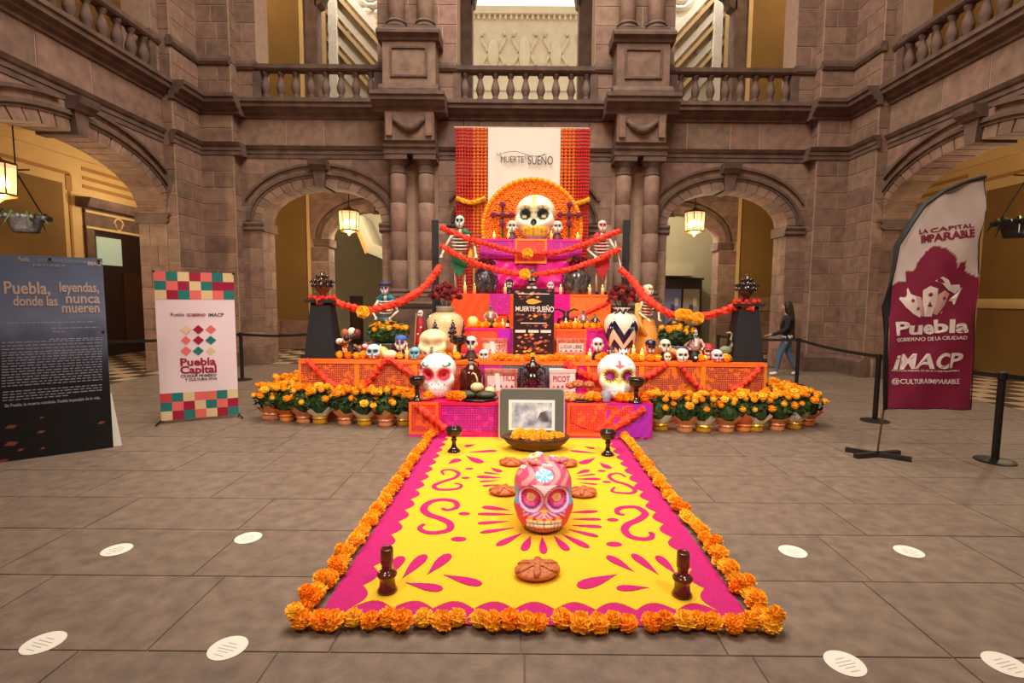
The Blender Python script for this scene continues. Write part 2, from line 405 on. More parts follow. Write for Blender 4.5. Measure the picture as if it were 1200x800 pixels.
# paired columns ------------------------------------------------------------------------------
for sg, side in ((-1, 'left'), (1, 'right')):
    pd = struct('trim_'+('1' if sg < 0 else '2'), f'stone pedestal and entablature block of the {side} column pair')
    uc = sg*2.65; Yf = 12.02
    MB().box(uc-.62, uc+.62, 12.0, YB, 0, .3).build('plinth', TRIM, pd)
    MB().box(uc-.55, uc+.55, 12.06, YB, .3, 1.42).build('dado', TRIM, pd)
    MB().profile([(-.6,1.42), (.5,1.42), (.56,1.48), (.6,1.55), (.56,1.6), (-.6,1.6)], uc-.6, uc+.6, fb).build('pedestal_cap', TRIM, pd)
    MB().box(uc-.56, uc+.56, 12.04, YB, 5.27, 5.9).build('entablature_block', STONE, pd)
    MB().profile([(-.2,4.98), (.55,4.98), (.55,5.08), (.6,5.12), (.6,5.18), (.66,5.24), (-.2,5.27)], uc-.6, uc+.6, fb).build('architrave', TRIM, pd)
    # festoon carved on the block
    path = [(uc-.34+.68*k/14, 12.0, 5.72-.2*math.sin(PI*k/14)) for k in range(15)]
    MB().tube(path, [.045+.05*math.sin(PI*k/14) for k in range(15)], 9, jit=.22).build('festoon', TRIM, pd, True)
    for e in (-.52, .38): MB().box(uc+e, uc+e+.14, 11.98, 12.06, 5.36, 5.84).build('block_panel', STONE, pd)
    # upper pedestal
    MB().profile([(-.1,6.28), (.66,6.28), (.66,6.38), (.6,6.46), (.56,6.5), (-.1,6.5)], uc-.68, uc+.68, fb).build('upper_base', TRIM, pd)
    MB().box(uc-.6, uc+.6, YB-.54, YB, 6.5, 7.45).build('upper_dado', STONE, pd)
    fp = frb(YB-.54)
    for a, b, c, d in ((-.42,.42,6.66,6.7), (-.42,.42,7.28,7.32), (-.42,-.38,6.7,7.28), (.38,.42,6.7,7.28)):
        MB().prism([(uc+a,c), (uc+b,c), (uc+b,d), (uc+a,d)], -.01, .035, fr=fp).build('panel_moulding', TRIM, pd)
    MB().profile([(-.1,7.45), (.58,7.45), (.62,7.52), (.7,7.56), (.7,7.62), (.6,7.7), (-.1,7.7)], uc-.7, uc+.7, fb).build('upper_cap', TRIM, pd)
    for k, dx in enumerate((-.33, .33)):
        which = ('outer', 'inner')[(dx*sg < 0)*1]
        for lv, (zb, zt, r) in enumerate(((1.6, 4.98, .2), (7.7, 12.4, .19))):
            t = thing('stone_column', f'{which} {"lower" if lv == 0 else "upper"} round column of the pair at {side} of the altar', 'column', (uc+dx, 12.33, zb), group="paired stone columns"); t["kind"] = "structure"
            q = r+.07
            MB().box(-q, q, -q, q, 0, .09).lathe([(r+.06,.09), (r+.075,.12), (r+.06,.16), (r+.02,.18), (r+.02,.2), (r+.045,.23), (r+.03,.27), (r,.3)], 20).build('column_base', TRIM, t, False)
            H = zt-zb-.3-.42; nd = 4
            for j in range(nd):
                rj = lambda s_: r*(1-.1*s_)
                s0, s1 = j/nd, (j+1)/nd
                MB().lathe([(rj(s0)-.008, .3+H*s0), (rj(s0), .3+H*s0+.008), (rj(s1), .3+H*s1-.008), (rj(s1)-.008, .3+H*s1)], 24).build('drum', STONE, t, False).data.polygons.foreach_set('use_smooth', [True]*72+[False]*2)
            z = .3+H
            MB().lathe([(r*.9,z), (r*.97,z+.03), (r*.9,z+.06), (r*.9,z+.18), (r*.98,z+.2), (r*1.25,z+.3)], 20).box(-r*1.3, r*1.3, -r*1.3, r*1.3, z+.3, z+.42).build('capital', TRIM, t)
# side walls ------------------------------------------------------------------------------
for sg, side in ((-1, 'left'), (1, 'right')):
    ws = struct('wall_'+side, f'{side} arcade wall of the courtyard in brown stone')
    fs = frl(-XS) if sg < 0 else frr(XS)
    A = (9.2, 2.2, 3.5, 1.0); A2 = (3.4, 2.2, 3.5, 1.0)
    wall_body('wall_core', fs, .6, 12.6, 0, 6.25, [A2, A], TH, MORTAR, ws)
    dress_arch(fs, A, ws, TH, 25); dress_arch(fs, A2, ws, TH, 11, False)
    O = (A[0], A[1]+.3, A[2], A[3]+.3)
    lay(fs, ws, 5.6, 7.0, 0, 3.25, .42, .5, .9)
    lay(fs, ws, 6.0, 11.4, 3.5, 4.98, .37, .5, 1.0, [O])
    lay(fs, ws, 5.9, 11.4, 5.27, 5.9, .63, .8, 1.5)
    mould(fs, ws, 1.5, 11.5, 0, 'CB')
    balustrade(fs, 7.0, 11.2, f'stone balustrade along the {side} side of the courtyard')
    MB().box(*sorted((sg*XS, sg*(XS+.6))), 11.2, 12.6, 6.25, ZTOP).build('pier_core', MORTAR, ws)
    lay(fs, ws, 11.2, 11.42, 6.3, ZTOP, .42, .2, .3)
    MB().box(*sorted((sg*XS, sg*(XS+.5))), 5.6, 7.0, 6.25, ZTOP).build('pier_core', STONE, ws)
    MB().profile([(-.05,7.0), (.05,7.0), (.09,7.06), (.09,7.12), (.05,7.2), (-.05,7.2)], 11.1, 11.42, fs).build('sill_course', TRIM, ws)
# ------------------------------------------------------------------ corridors behind the arcades
YC = 16.3; fc = frb(YC)
TILE = bpy.data.materials.new('checker_tile'); TILE.use_nodes = True
_n, _l = TILE.node_tree.nodes, TILE.node_tree.links
_c = _n.new('ShaderNodeTexChecker'); _c.inputs['Scale'].default_value = 2.2; _c.inputs[1].default_value = lin4((176,150,118)); _c.inputs[2].default_value = lin4((70,56,46))
_t = _n.new('ShaderNodeTexCoord'); _l.new(_t.outputs['Object'], _c.inputs[0]); _l.new(_c.outputs[0], _n['Principled BSDF'].inputs['Base Color']); _n['Principled BSDF'].inputs['Roughness'].default_value = .35
fcor = struct('floor_corridor', 'black and cream checkered corridor floor beyond the arches')
MB().box(-12, -7.9, 0, YC+.2, -.3, -.001).build('tiled_floor', TILE, fcor); MB().box(7.9, 12, 0, YC+.2, -.3, -.001).build('tiled_floor', TILE, fcor)
MB().box(-7.9, 7.9, 12.7, 20, -.3, -.001).build('tiled_floor', TILE, fcor)
ceil = struct('ceiling', 'cream plaster ceiling of the ground floor corridors with shallow beams')
MB().box(-12, -7.9, 0, YC+.2, 5.55, 5.8).build('ceiling_panel', CREAM, ceil); MB().box(7.9, 12, 0, YC+.2, 5.55, 5.8).build('ceiling_panel', CREAM, ceil)
MB().box(-7.9, 7.9, YB+TH-.02, YC+.2, 5.55, 5.8).build('ceiling_panel', CREAM, ceil)
for sg in (-1, 1):
    for y in (2.5, 4.8, 7.1, 9.4, 11.7, 14):
        MB().box(*sorted((sg*8.4, sg*11.6)), y-.14, y+.14, 5.35, 5.56).build('beam', CREAM, ceil)
wcb = struct('wall_corridor_back', 'ochre wall with stone arches at the back of the rear corridor')
CA = [(-4.75, 1.4, 3.5, .9), (4.75, 1.4, 3.5, .9)]
wall_body('arch_wall', fc, -6.7, 6.7, 0, 5.6, CA, .5, MORTAR, wcb)
for A in CA:
    dress_arch(fc, A, wcb, .5, 15, False)
    sgn = -1 if A[0] < 0 else 1
    lay(fc, wcb, *sorted((sgn*6.15, sgn*6.7)), 0, 3.25, .46, .4, .7)
    lay(fc, wcb, *sorted((sgn*2.9, sgn*6.7)), 3.5, 5.55, .41, .5, 1.0, [(A[0], A[1]+.3, A[2], A[3]+.3)])
for sg in (-1, 1):
    MB().box(*sorted((sg*6.7, sg*12)), YC, YC+.3, 0, 5.6).build('plaster_wall', OCHRE, wcb)
    MB().box(*sorted((sg*6.7, sg*6.79)), YC-.05, YC, 0, 5.2).build('corner_bead', CREAM, wcb)
    MB().box(*sorted((sg*6.7, sg*12)), YC-.06, YC, 5.1, 5.56).build('ceiling_band', CREAM, wcb)
    x0, x1 = sorted((sg*6.8, sg*11.5)); zt = 1.8 if sg > 0 else .95
    lay(fc, wcb, x0, x1, .0, zt, .45, .7, 1.2, proud=.03)
# room beyond the corridor arches
rm = struct('wall_far_room', 'grey green wall of the room beyond the corridor')
MB().box(-7.5, -1.5, 20, 20.2, -.3, 6).build('room_wall', GREY, rm); MB().box(1.5, 7.5, 20, 20.2, -.3, 6).build('room_wall', GREY, rm)
for x in (-7.5, -1.5, 1.5, 7.5): MB().box(x-.1, x+.1, YC+.5, 20, 0, 6).build('room_wall', GREY, rm)
MB().box(-7.5, 7.5, YC+.5, 20.2, 5.4, 5.6).build('room_ceiling', GREY, rm)
st = struct('trim_3', 'plastered underside of a stair in the room behind the left arch')
MB().prism([(-6.1, 4.6), (-5.55, 3.25), (-4.3, 2.75), (-3.0, 2.75), (-3.0, 3.1), (-4.2, 3.1), (-5.35, 3.6), (-5.8, 4.6)], 18.4, 19.9).build('stair_soffit', GREY, st)
MB().prism([(-6.12, 4.6), (-5.6, 3.2), (-5.5, 3.25), (-6.0, 4.6)], 18.3, 18.42).build('stair_edge', TANP, st)
bm_ = struct('trim_4', 'plaster beam above the notice cabinet behind the right arch')
MB().box(3.0, 6.2, 18.6, 20, 2.55, 3.0).build('beam', GREY, bm_)
p0 = at(775, 395, 19.2); p1_ = at(823, 328, 19.2)
nb = thing('notice_cabinet', 'dark wood cabinet with two posters seen through the right arch', 'cabinet', (p0.x, 19.2, 0))
W_, H_ = p1_.x-p0.x, p1_.z
MB().box(0, W_, 0, .35, 0, H_).build('cabinet_body', DARKW, nb)
for a, b, c, n in ((.06, .47, (120,120,170), 'poster'), (.53, .94, (150,140,118), 'poster')):
    ps = MB().box(W_*a, W_*b, -.02, 0, H_*.3, H_*.86).build(n, M('poster_%d' % c[0], c, .5), nb)
    for k, cc in enumerate(((170,80,60), (70,60,90), (200,190,170))):
        MB().box(W_*(a+.05+.1*k), W_*(a+.16+.09*k), -.026, -.018, H_*(.4+.1*k), H_*(.52+.1*k)).build('poster_print', M('print_%d' % k, cc, .5), ps)
MB().box(-.05, W_+.05, -.05, .35, H_, H_+.08).build('cabinet_top', DARKW, nb)
dp = thing('dark_wooden_post', 'dark wooden door panel standing in the room behind the left arch', 'door', (at(417, 350, 18).x, 18, 0))
MB().box(-.22, .22, 0, .1, 0, 1.72).build('panel', DARKW, dp); MB().box(-.15, .15, -.02, 0, .2, 1.5).build('inset', M('dark_wood_inset', (60,34,22), .5), dp)
for x in (-4.7, 4.7):  # made-up lamps, added to brighten the room beyond the arches
    t = thing('fill_lamp', f'fill lamp added in the room behind the {"left" if x < 0 else "right"} arch', 'lamp', (x, 17.2, 5.3)); MB().lathe([(0,-.12), (.2,-.1), (.25,0), (.25,.1)], 20).build('fill_lamp_bowl', M('fill_lamp_opal', (255,240,215), .4, emit=3), t, True)
    l = bpy.data.lights.new('room_fill', 'POINT'); l.energy = 380; l.color = (1, .9, .74); l.shadow_soft_size = .25
    o = bpy.data.objects.new('room_fill', l); COL.objects.link(o); o.parent = t; o.location = (0, 0, -.4); o['kind'] = 'helper'
# side corridor walls: ochre panels with cream and tan frames, door with stone lintel
for sg, side in ((-1, 'left'), (1, 'right')):
    wc = struct('wall_corridor_'+side, f'ochre plaster wall of the {side} corridor with cream and tan painted frames')
    fx = frl(-11.5) if sg < 0 else frr(11.5)
    MB().profile([(-.3,0), (0,0), (0,5.6), (-.3,5.6)], 0, YC, fx).build('wall_core', CREAM, wc)
    for u0, u1 in ((1.0, 3.7), (4.6, 7.6), (8.4, 13.0)):
        MB().profile([(0,.0), (.012,.0), (.012,4.45), (0,4.45)], u0, u1, fx).build('ochre_panel', OCHRE, wc)
        for a, b, c, d in ((u0-.22,u1+.22,4.68,4.76), (u0-.22,u0-.15,0,4.68), (u1+.15,u1+.22,0,4.3), (u1+.1,u1+.27,4.3,4.7)):
            MB().profile([(0,c), (.02,c), (.02,d), (0,d)], a, b, fx).build('painted_frame', TANP, wc)
        MB().profile([(0,.55), (.05,.55), (.06,.62), (.05,.7), (0,.7)] if sg < 0 else [(0,1.55), (.05,1.55), (.07,1.66), (.05,1.78), (0,1.78)], u0-.1, u1+.1, fx).build('dado_rail', CREAM if sg > 0 else TANP, wc)
    MB().profile([(0,5.15), (.12,5.15), (.16,5.3), (.22,5.56), (0,5.56)], 0, YC, fx).build('ceiling_cove', CREAM, wc)
    for z in (4.95, 4.72, 4.5):
        MB().profile([(0,z-.045), (.02,z-.045), (.02,z+.045), (0,z+.045)], 13.6, 15.9, fx).build('painted_band', TANP, wc)
    if sg < 0:
        dr = struct('door_1', 'dark wooden door under a stone lintel in the left corridor')
        MB().profile([(0,3.95), (.3,3.95), (.36,4.05), (.4,4.18), (0,4.2)], 13.35, 16.0, fx).build('lintel', TRIM, dr)
        MB().profile([(0,3.4), (.06,3.4), (.06,3.95), (0,3.95)], 13.55, 15.8, fx).build('frieze_panel', TRIM, dr)
        for z in (3.45, 3.86): MB().profile([(0,z-.03), (.09,z-.03), (.09,z+.03), (0,z+.03)], 13.55, 15.8, fx).build('frieze_moulding', CREAM, dr)
        mb = MB(); ring(mb, fx, (14.65, .14, 3.65, .14), 0, .04, 0, .09); ring(mb, fx, (14.65, .14, 3.65, -.14), 0, -.04, 0, .09); mb.build('roundel', CREAM, dr)
        for a, b in ((13.55, 13.8), (15.55, 15.8)): MB().profile([(0,0), (.08,0), (.08,3.4), (0,3.4)], a, b, fx).build('door_jamb', TRIM, dr)
        MB().profile([(0,0), (.02,0), (.02,3.4), (0,3.4)], 13.8, 15.55, fx).build('door_leaf', DARKW, dr)
        MB().profile([(0,2.5), (.04,2.5), (.04,3.25), (0,3.25)], 13.9, 14.75, fx).build('transom_pane', M('pale_window_pane', (176,196,176), .2, emit=.25), dr)
        MB().profile([(0,.3), (.05,.3), (.05,2.3), (0,2.3)], 14.75, 15.45, fx).build('door_panel', M('dark_wood_inset', (60,34,22), .5), dr)
for sg in (-1, 1):
    MB().box(*sorted((sg*8.45, sg*11.5)), -.3, 0, 0, 5.6).build('wall_end_'+('left' if sg < 0 else 'right'), OCHRE)['kind'] = 'structure'
# upper gallery ------------------------------------------------------------------------------
ug = struct('ceiling_gallery', 'floor slab and ceiling of the upper gallery')
MB().box(-12, 12, YB+TH-.05, YC+.3, 5.82, 6.2).build('gallery_floor', TRIM, ug); MB().box(-12, 12, YB, YC+.3, ZTOP, ZTOP+.3).build('gallery_ceiling', CREAM, ug)
for sg in (-1, 1):
    MB().box(*sorted((sg*8.4, sg*12)), 0, YC, 5.82, 6.2).build('gallery_floor', TRIM, ug); MB().box(*sorted((sg*(XS-.1), sg*12)), 0, YB, ZTOP, ZTOP+.3).build('gallery_ceiling', CREAM, ug)
wg = struct('wall_gallery_back', 'ochre rear wall of the upper gallery with stone framed openings')
for sg, side in ((-1, 'left'), (1, 'right')):
    MB().box(*sorted((sg*6.85, sg*12)), YC, YC+.3, 6.2, ZTOP).build('plaster_wall', OCHRE, wg)
    MB().box(*sorted((sg*6.74, sg*6.86)), YC-.06, YC+.1, 6.2, ZTOP).build('corner_bead', CREAM, wg)
    for a, b in ((6.35, 6.76), (1.62, 3.4)): MB().box(*sorted((sg*a, sg*b)), YC, YC+.4, 6.2, ZTOP).build('stone_jamb', TRIM, wg)
    MB().box(*sorted((sg*3.4, sg*6.35)), YC, YC+.4, 11.0, ZTOP).build('stone_lintel', TRIM, wg)
    MB().prism([(sg*6.4, 11.05), (sg*6.4, 10.45), (sg*6.2, 10.55), (sg*6.1, 10.85), (sg*5.8, 11.05)], YC, YC+.4).build('corbel', TRIM, wg)
    MB().prism([(sg*1.66, 11.1), (sg*1.66, 10.5), (sg*1.55, 10.6), (sg*1.5, 10.9), (sg*1.25, 11.1)], YC, YC+.4).build('corbel', TRIM, wg)
    MB().box(*sorted((sg*11.5, sg*11.8)), 0, YC, 6.2, ZTOP).build('side_wall', OCHRE, wg)
    # carved stucco of the stair hall seen through the opening
    s_ = struct('wall_stucco_'+side, f'white carved stucco wall seen through the upper {side} opening')
    Yw = 18.6; fw = frb(Yw)
    MB().box(*sorted((sg*2.6, sg*8.6)), Yw, Yw+.2, 5.8, 14.5).build('wall_core', STUCCO, s_)
    for k in range(7):
        o = k*.3; w_ = .1 if k % 2 else .17
        zq = 13.6-o*1.5; P = [(sg*7.5, zq), (sg*7.5, zq-w_*1.7), (sg*4.4, zq-w_*1.7-3.4), (sg*4.4, zq-3.4)]
        MB().prism(P, Yw-.22-.1*(k % 2), Yw).build('diagonal_moulding', (STUCCO, M('shaded_stucco', (206,172,120), .7))[k % 2], s_)  # darker cream on alternate bars stands in for shading lines of the relief
    for k, (x, wd) in enumerate(((7.05, .1), (6.85, .06), (6.55, .14))):
        MB().box(*sorted((sg*(x-wd), sg*(x+wd))), Yw-.4, Yw, 6, 12.6).build('stucco_pilaster', (STUCCO, M('shaded_stucco', (206,172,120), .7))[k % 2], s_)
    mb = MB()
    for (cx_, cz_, R_) in ((5.35, 12.1, .62), (6.2, 12.9, .42), (4.6, 11.2, .5)):
        path = [(sg*(cx_+R_*(1-.8*t/24)*math.cos(t*.55)), Yw-.08, cz_+R_*(1-.8*t/24)*math.sin(t*.55)) for t in range(25)]
        MB().tube(path, .085, 8).build('scroll_relief', STUCCO, s_, True)
    for k in range(14):
        x, z = rnd.uniform(4.8, 7.2), rnd.uniform(10, 13)
        MB().ball((sg*x, Yw-.04, z), (rnd.uniform(.08, .2), .09, rnd.uniform(.08, .2)), 8, 6).build('leaf_relief', STUCCO, s_, True)
fd = struct('wall_facade_far', 'pale carved facade under white sky seen through the upper middle opening')
FST = M('pale_facade', (222,202,166), .85, noise=(3, .12), bump=(14, .3))
fY = 24
MB().box(-4.5, 4.5, fY, fY+.3, 4, 14.3).build('wall_core', FST, fd)
for k in range(38): MB().box(-4.5+k*.24, -4.4+k*.24, fY-.12, fY, 14.05, 14.25).build('dentil', FST, fd)
MB().box(-4.5, 4.5, fY-.2, fY+.1, 14.25, 14.55).build('cornice', FST, fd)
for cx_ in (-2.9, -1.4, 0, 1.4, 2.9):
    MB().ball((cx_, fY-.02, 12.6), (.3, .14, .62 if cx_ else .75), 10, 8).build('medallion', FST, fd, True)
    for sg in (-1, 1):
        MB().tube([(cx_+sg*(.4+.14*math.sin(t*.7)), fY-.05, 11.7+t*.14) for t in range(14)], .07, 6).build('scroll_relief', FST, fd, True)
MB().box(-4.5, 4.5, fY-.1, fY, 11.0, 11.25).build('string_course', FST, fd)
for x in (-8.2, 8.2):  # lamps added above the view to lighten the ochre gallery walls
    t = thing('fill_lamp', f'unseen fill lamp added under the upper gallery ceiling at the {"left" if x < 0 else "right"}', 'lamp', (x, 14.2, ZTOP-.1)); MB().lathe([(0,-.12), (.2,-.1), (.25,0), (.25,.1)], 20).build('fill_lamp_bowl', MATS['fill_lamp_opal'], t, True)
    l = bpy.data.lights.new('gallery_fill', 'POINT'); l.energy = 150; l.color = (1, .84, .6); l.shadow_soft_size = .25
    o = bpy.data.objects.new('gallery_fill', l); COL.objects.link(o); o.parent = t; o.location = (0, 0, -.5); o['kind'] = 'helper'
# lanterns ------------------------------------------------------------------------------
def lantern(loc, label, zc, power=110, sca=1.0):
    t = thing('hanging_lantern', label, 'lantern', loc, group='lit glass lanterns in the arches', sca=sca)
    R_, h = .27, .52; n = 8
    for k in range(n):
        a, b = 2*PI*(k-.5)/n, 2*PI*(k+.5)/n
        MB().add([(R_*.9*math.cos(a), R_*.9*math.sin(a), -h/2), (R_*.9*math.cos(b), R_*.9*math.sin(b), -h/2), (R_*math.cos(b), R_*math.sin(b), h/2), (R_*math.cos(a), R_*math.sin(a), h/2)], [(0,1,2,3)]).build('glass_pane', LGLASS, t)
        MB().tube([(R_*.91*math.cos(a), R_*.91*math.sin(a), -h/2), (R_*1.01*math.cos(a), R_*1.01*math.sin(a), h/2)], .011, 4).build('glazing_bar', BRASS, t)
    MB().lathe([(.0,h/2+.14), (.05,h/2+.13), (.1,h/2+.08), (R_*1.03,h/2+.03), (R_*1.03,h/2-.01), (R_*.98,h/2-.01), (R_*.9,h/2+.01), (0,h/2+.02)], 8, ph=PI/8).build('cap', BRASS, t)
    MB().lathe([(0,-h/2-.14), (.03,-h/2-.12), (.08,-h/2-.07), (R_*.93,-h/2-.02), (R_*.93,-h/2+.015), (0,-h/2+.01)], 8, ph=PI/8).build('bottom_pan', BRASS, t)
    for k in range(3): MB().lathe([(.0,-.1), (.03,-.08), (.045,0), (.02,.07), (0,.1)], 8, (.09*math.cos(k*2.1), .09*math.sin(k*2.1), -.04)).build('bulb', GLOW, t, True)
    MB().tube([(0,0,h/2+.12), (0,0,zc-loc[2])], .012, 5).build('chain', IRON, t)
    l = bpy.data.lights.new('lantern_light', 'POINT'); l.energy = power; l.color = (1, .82, .56); l.shadow_soft_size = .16
    o = bpy.data.objects.new('lantern_light', l); COL.objects.link(o); o.parent = t; o.location = (0, 0, -h/2-.3); o['kind'] = 'helper'
    return t
lantern(tuple(at(409, 259, 14.5)), 'lit glass lantern hanging in the left rear arch', 5.57)
lantern(tuple(at(814, 260, 14.5)), 'lit glass lantern hanging in the right rear arch', 5.57)
lantern(tuple(at(-3, 210, 9.0)), 'lit lantern cut by the left edge of the photo', 5.57, 130)
lantern((9.9, 9.6, 4.0), 'lit lantern in the right corridor beyond the frame', 5.57, 110)
lantern((-9.9, 14.2, 4.6), 'lit lantern near the door of the left corridor', 5.57, 70)
POTC = M('bluish_clay_pot', (84,80,86), .5, noise=(20, .5), col2=(40,40,52)); LEAF = M('leaf_green', (52,76,30), .7, var=.2)
for px, py, s_, lb in ((30, 262, 1, 'dark glazed hanging planter on an iron rod in the left arch'), (1192, 268, -1, 'dark glazed hanging planter at the right edge of the photo')):
    p = at(px, py, 10.2); t = thing('hanging_planter', lb, 'planter', tuple(p))
    MB().lathe([(.0,-.17), (.2,-.17), (.22,-.1), (.27,.06), (.36,.1), (.36,.15), (.3,.17), (.22,.14)], 18).build('pot', POTC, t, True)
    for k in range(12): MB().ball((.37*math.cos(k*.52), .37*math.sin(k*.52), .12), .05, 6, 5).build('rim_bead', POTC, t, True)
    MB().tube([(s_*.38, 0, .1), (s_*-.12, 0, 1.0)], .014, 5).build('diagonal_rod', IRON, t)
    MB().tube([(s_*-.7, 0, .85), (s_*-.4, 0, 1.02), (s_*.15, 0, 1.03)], .016, 5).build('bracket_bar', IRON, t)
    MB().tube([(s_*-.38, 0, .12), (s_*-.5, 0, .2), (s_*-.44, 0, .28), (s_*-.38, 0, .2)], .02, 5).build('scroll', IRON, t)
    MB().tube([(s_*-.12, 0, 1.0), (s_*-.12, 0, 5.5-p.z)], .012, 5).build('hanging_rod', IRON, t)
    for k in range(8): MB().tube([(0, 0, .12), (.3*math.cos(k*.8), .3*math.sin(k*.8), .2), (.45*math.cos(k*.8), .45*math.sin(k*.8), -.02-.05*(k % 3))], [.02, .03, .006], 4).build('leaf', LEAF, t)

# unseen roof and rear wall, added so the light falls off towards the sides
rf = struct('ceiling_light_block', 'unseen roof added round a square opening to shape the courtyard light')
for x0, x1, y0, y1 in ((-8.4, -4.5, -4, 13), (4.5, 8.4, -4, 13), (-4.5, 4.5, -4, 1.9), (-4.5, 4.5, 10.9, 13)):
    MB().box(x0, x1, y0, y1, 13.2, 13.5).build('light_block_panel', CREAM, rf)
for x in (-4.5, -1.5, 1.5, 4.5): MB().box(x-.05, x+.05, 1.9, 10.9, 13.2, 13.4).build('glazing_beam', IRON, rf)
wr = struct('wall_light_block', 'unseen wall added behind the viewer to block ambient light')
MB().box(-12, 12, -4.3, -4, 0, 13.2).build('wall_core', STONE, wr)
for sg in (-1, 1):
    MB().box(*sorted((sg*XS, sg*(XS+.6))), -4, .6, 0, 13.2).build('wall_core', STONE, wr); MB().box(*sorted((sg*XS, sg*(XS+.3))), -4, 13, 12.3, 13.3).build('upper_frieze', TRIM, wr)
MB().box(-12, 12, -4, -3, -.3, -.002).build('floor_rear', SLAB)['kind'] = 'structure'
# ------------------------------------------------------------------ altar materials
AX = 0.1                                    # the altar's axis
MARI = M('marigold_orange', (255,174,34), .7, var=.05, spec=.2)
MARIY = M('marigold_golden', (255,194,54), .7, var=.05, spec=.2)
MARI2 = M('marigold_deep', (254,158,24), .7, var=.06, spec=.2)
MAG = M('magenta_sand', (200,22,112), .9, noise=(60, .2), bump=(160, .3))
YEL = M('yellow_sand', (248,194,34), .95, noise=(60, .1), bump=(160, .3))
ORP = M('orange_paper', (246,112,20), .55); PKP = M('pink_paper', (226,30,150), .35)
CLAYB = M('black_clay_glaze', (30,20,17), .16, noise=(9, .5), col2=(60,34,24), coat=.4)
CLAYBR = M('brown_clay_glaze', (112,50,24), .16, noise=(7, .5), col2=(60,28,16), coat=.5)
WAX = M('candle_wax', (255,226,150), .5); FLAME = M('candle_flame', (255,196,90), .5, emit=6)
BREAD = M('baked_bread', (214,124,66), .6, noise=(18, .4), col2=(150,72,34)); BREADL = M('pale_bread', (226,164,92), .6, noise=(14, .3), col2=(190,116,54))
BONE = M('bone_white', (240,228,206), .5); BLK = M('black_paint', (18,16,17), .5); WHITE = M('white_paint', (244,240,232), .5)
RED = M('red_paint', (186,24,28), .5); GREEN = M('green_paint', (20,110,70), .5); BLUE = M('blue_paint', (28,92,140), .45)
RFH = None
GARL = M('red_orange_garland', (250,70,34), .7, noise=(30, .35), col2=(216,44,24))
PAINT = M('painted_surface', (255,255,255), .45, attr=True)
def papel(name, c1, c2, sc_=46, thr=.52):        # punched tissue paper: a sheet colour with a fine grid of darker holes
    m = M(name, c1, .5); nt = m.node_tree; N, L = nt.nodes, nt.links
    tc = N.new('ShaderNodeTexCoord'); v = N.new('ShaderNodeTexVoronoi'); v.inputs['Scale'].default_value = sc_; v.inputs['Randomness'].default_value = .15
    mp = N.new('ShaderNodeMapping'); mp.inputs['Scale'].default_value = (1, .02, 1); L.new(tc.outputs['Object'], mp.inputs[0]); L.new(mp.outputs[0], v.inputs['Vector'])
    n = N.new('ShaderNodeTexNoise'); n.inputs['Scale'].default_value = 12; n.inputs['Detail'].default_value = 3; L.new(mp.outputs[0], n.inputs['Vector'])
    g = N.new('ShaderNodeMath'); g.operation = 'GREATER_THAN'; g.inputs[1].default_value = thr; L.new(n.outputs['Fac'], g.inputs[0])
    h = N.new('ShaderNodeMath'); h.operation = 'LESS_THAN'; h.inputs[1].default_value = .5; L.new(v.outputs['Distance'], h.inputs[0])
    k = N.new('ShaderNodeMath'); k.operation = 'MULTIPLY'; L.new(g.outputs[0], k.inputs[0]); L.new(h.outputs[0], k.inputs[1])
    s = N.new('ShaderNodeMath'); s.operation = 'MULTIPLY'; s.inputs[1].default_value = .95; L.new(k.outputs[0], s.inputs[0])
    mx = N.new('ShaderNodeMix'); mx.data_type = 'RGBA'; mx.inputs[6].default_value = lin4(c1); mx.inputs[7].default_value = lin4(c2)
    L.new(s.outputs[0], mx.inputs[0]); L.new(mx.outputs[2], N['Principled BSDF'].inputs['Base Color'])
    return m
PAP_O = papel('punched_orange_paper', (244,124,36), (150,44,70), 38, .44); PAP_P = papel('punched_pink_paper', (226,36,154), (160,14,130), 34, .4)
PAP_R = papel('punched_coral_paper', (250,104,44), (214,40,60), 34, .4); PAP_G = papel('punched_grey_paper', (104,110,120), (38,40,48), 26, .3)
# marigold head: rings of ruffled petals round a core
def marigold_mesh(name, mat, seed, rings=7):
    r = random.Random(seed); mb = MB(); mb.ball((0,0,.42), (.44,.44,.38), 12, 8)
    for k in range(rings):
        el = PI/2*(k+.35)/rings-.25; n = 24-3*k; R_ = .47+.04*(k % 2)
        for j in range(n):
            a = 2*PI*(j+.5*(k % 2))/n+r.uniform(-.1, .1); e = el+r.uniform(-.08, .08)
            d = Vector((math.cos(a)*math.cos(e), math.sin(a)*math.cos(e), math.sin(e))); t = Vector((-math.sin(a), math.cos(a), 0)); u = d.cross(t)
            c = Vector((0,0,.42)); wd = .085; q = R_*r.uniform(.9, 1.12)
            b = c+d*.3; m = c+d*q+u*.05
            mb.add([b-t*.05, b+t*.05, m+t*wd+u*r.uniform(-.04,.04), m+d*.06, m-t*wd+u*r.uniform(-.04,.04)], [(0,1,2,3,4)])
    return mb.mesh(name, mat)
MG = [marigold_mesh('marigold_head', m, i) for i, m in enumerate((MARI, MARIY, MARI2, MARI))]
MGS = [marigold_mesh('marigold_bloom', m, 9+i, 3) for i, m in enumerate((MARI, MARIY, MARI2))]
RFH = marigold_mesh('red_flower_head', M('red_orange_flower', (246,64,30), .7, var=.1), 77, 3)
def nth(n):
    T = ['', '', 'twenty', 'thirty', 'forty']; O_ = ORD+['fifteenth', 'sixteenth', 'seventeenth', 'eighteenth', 'nineteenth']
    if n < 20: return O_[n]
    return {20: 'twentieth', 30: 'thirtieth', 40: 'fortieth'}.get(n) or T[n//10]+'-'+O_[n % 10]
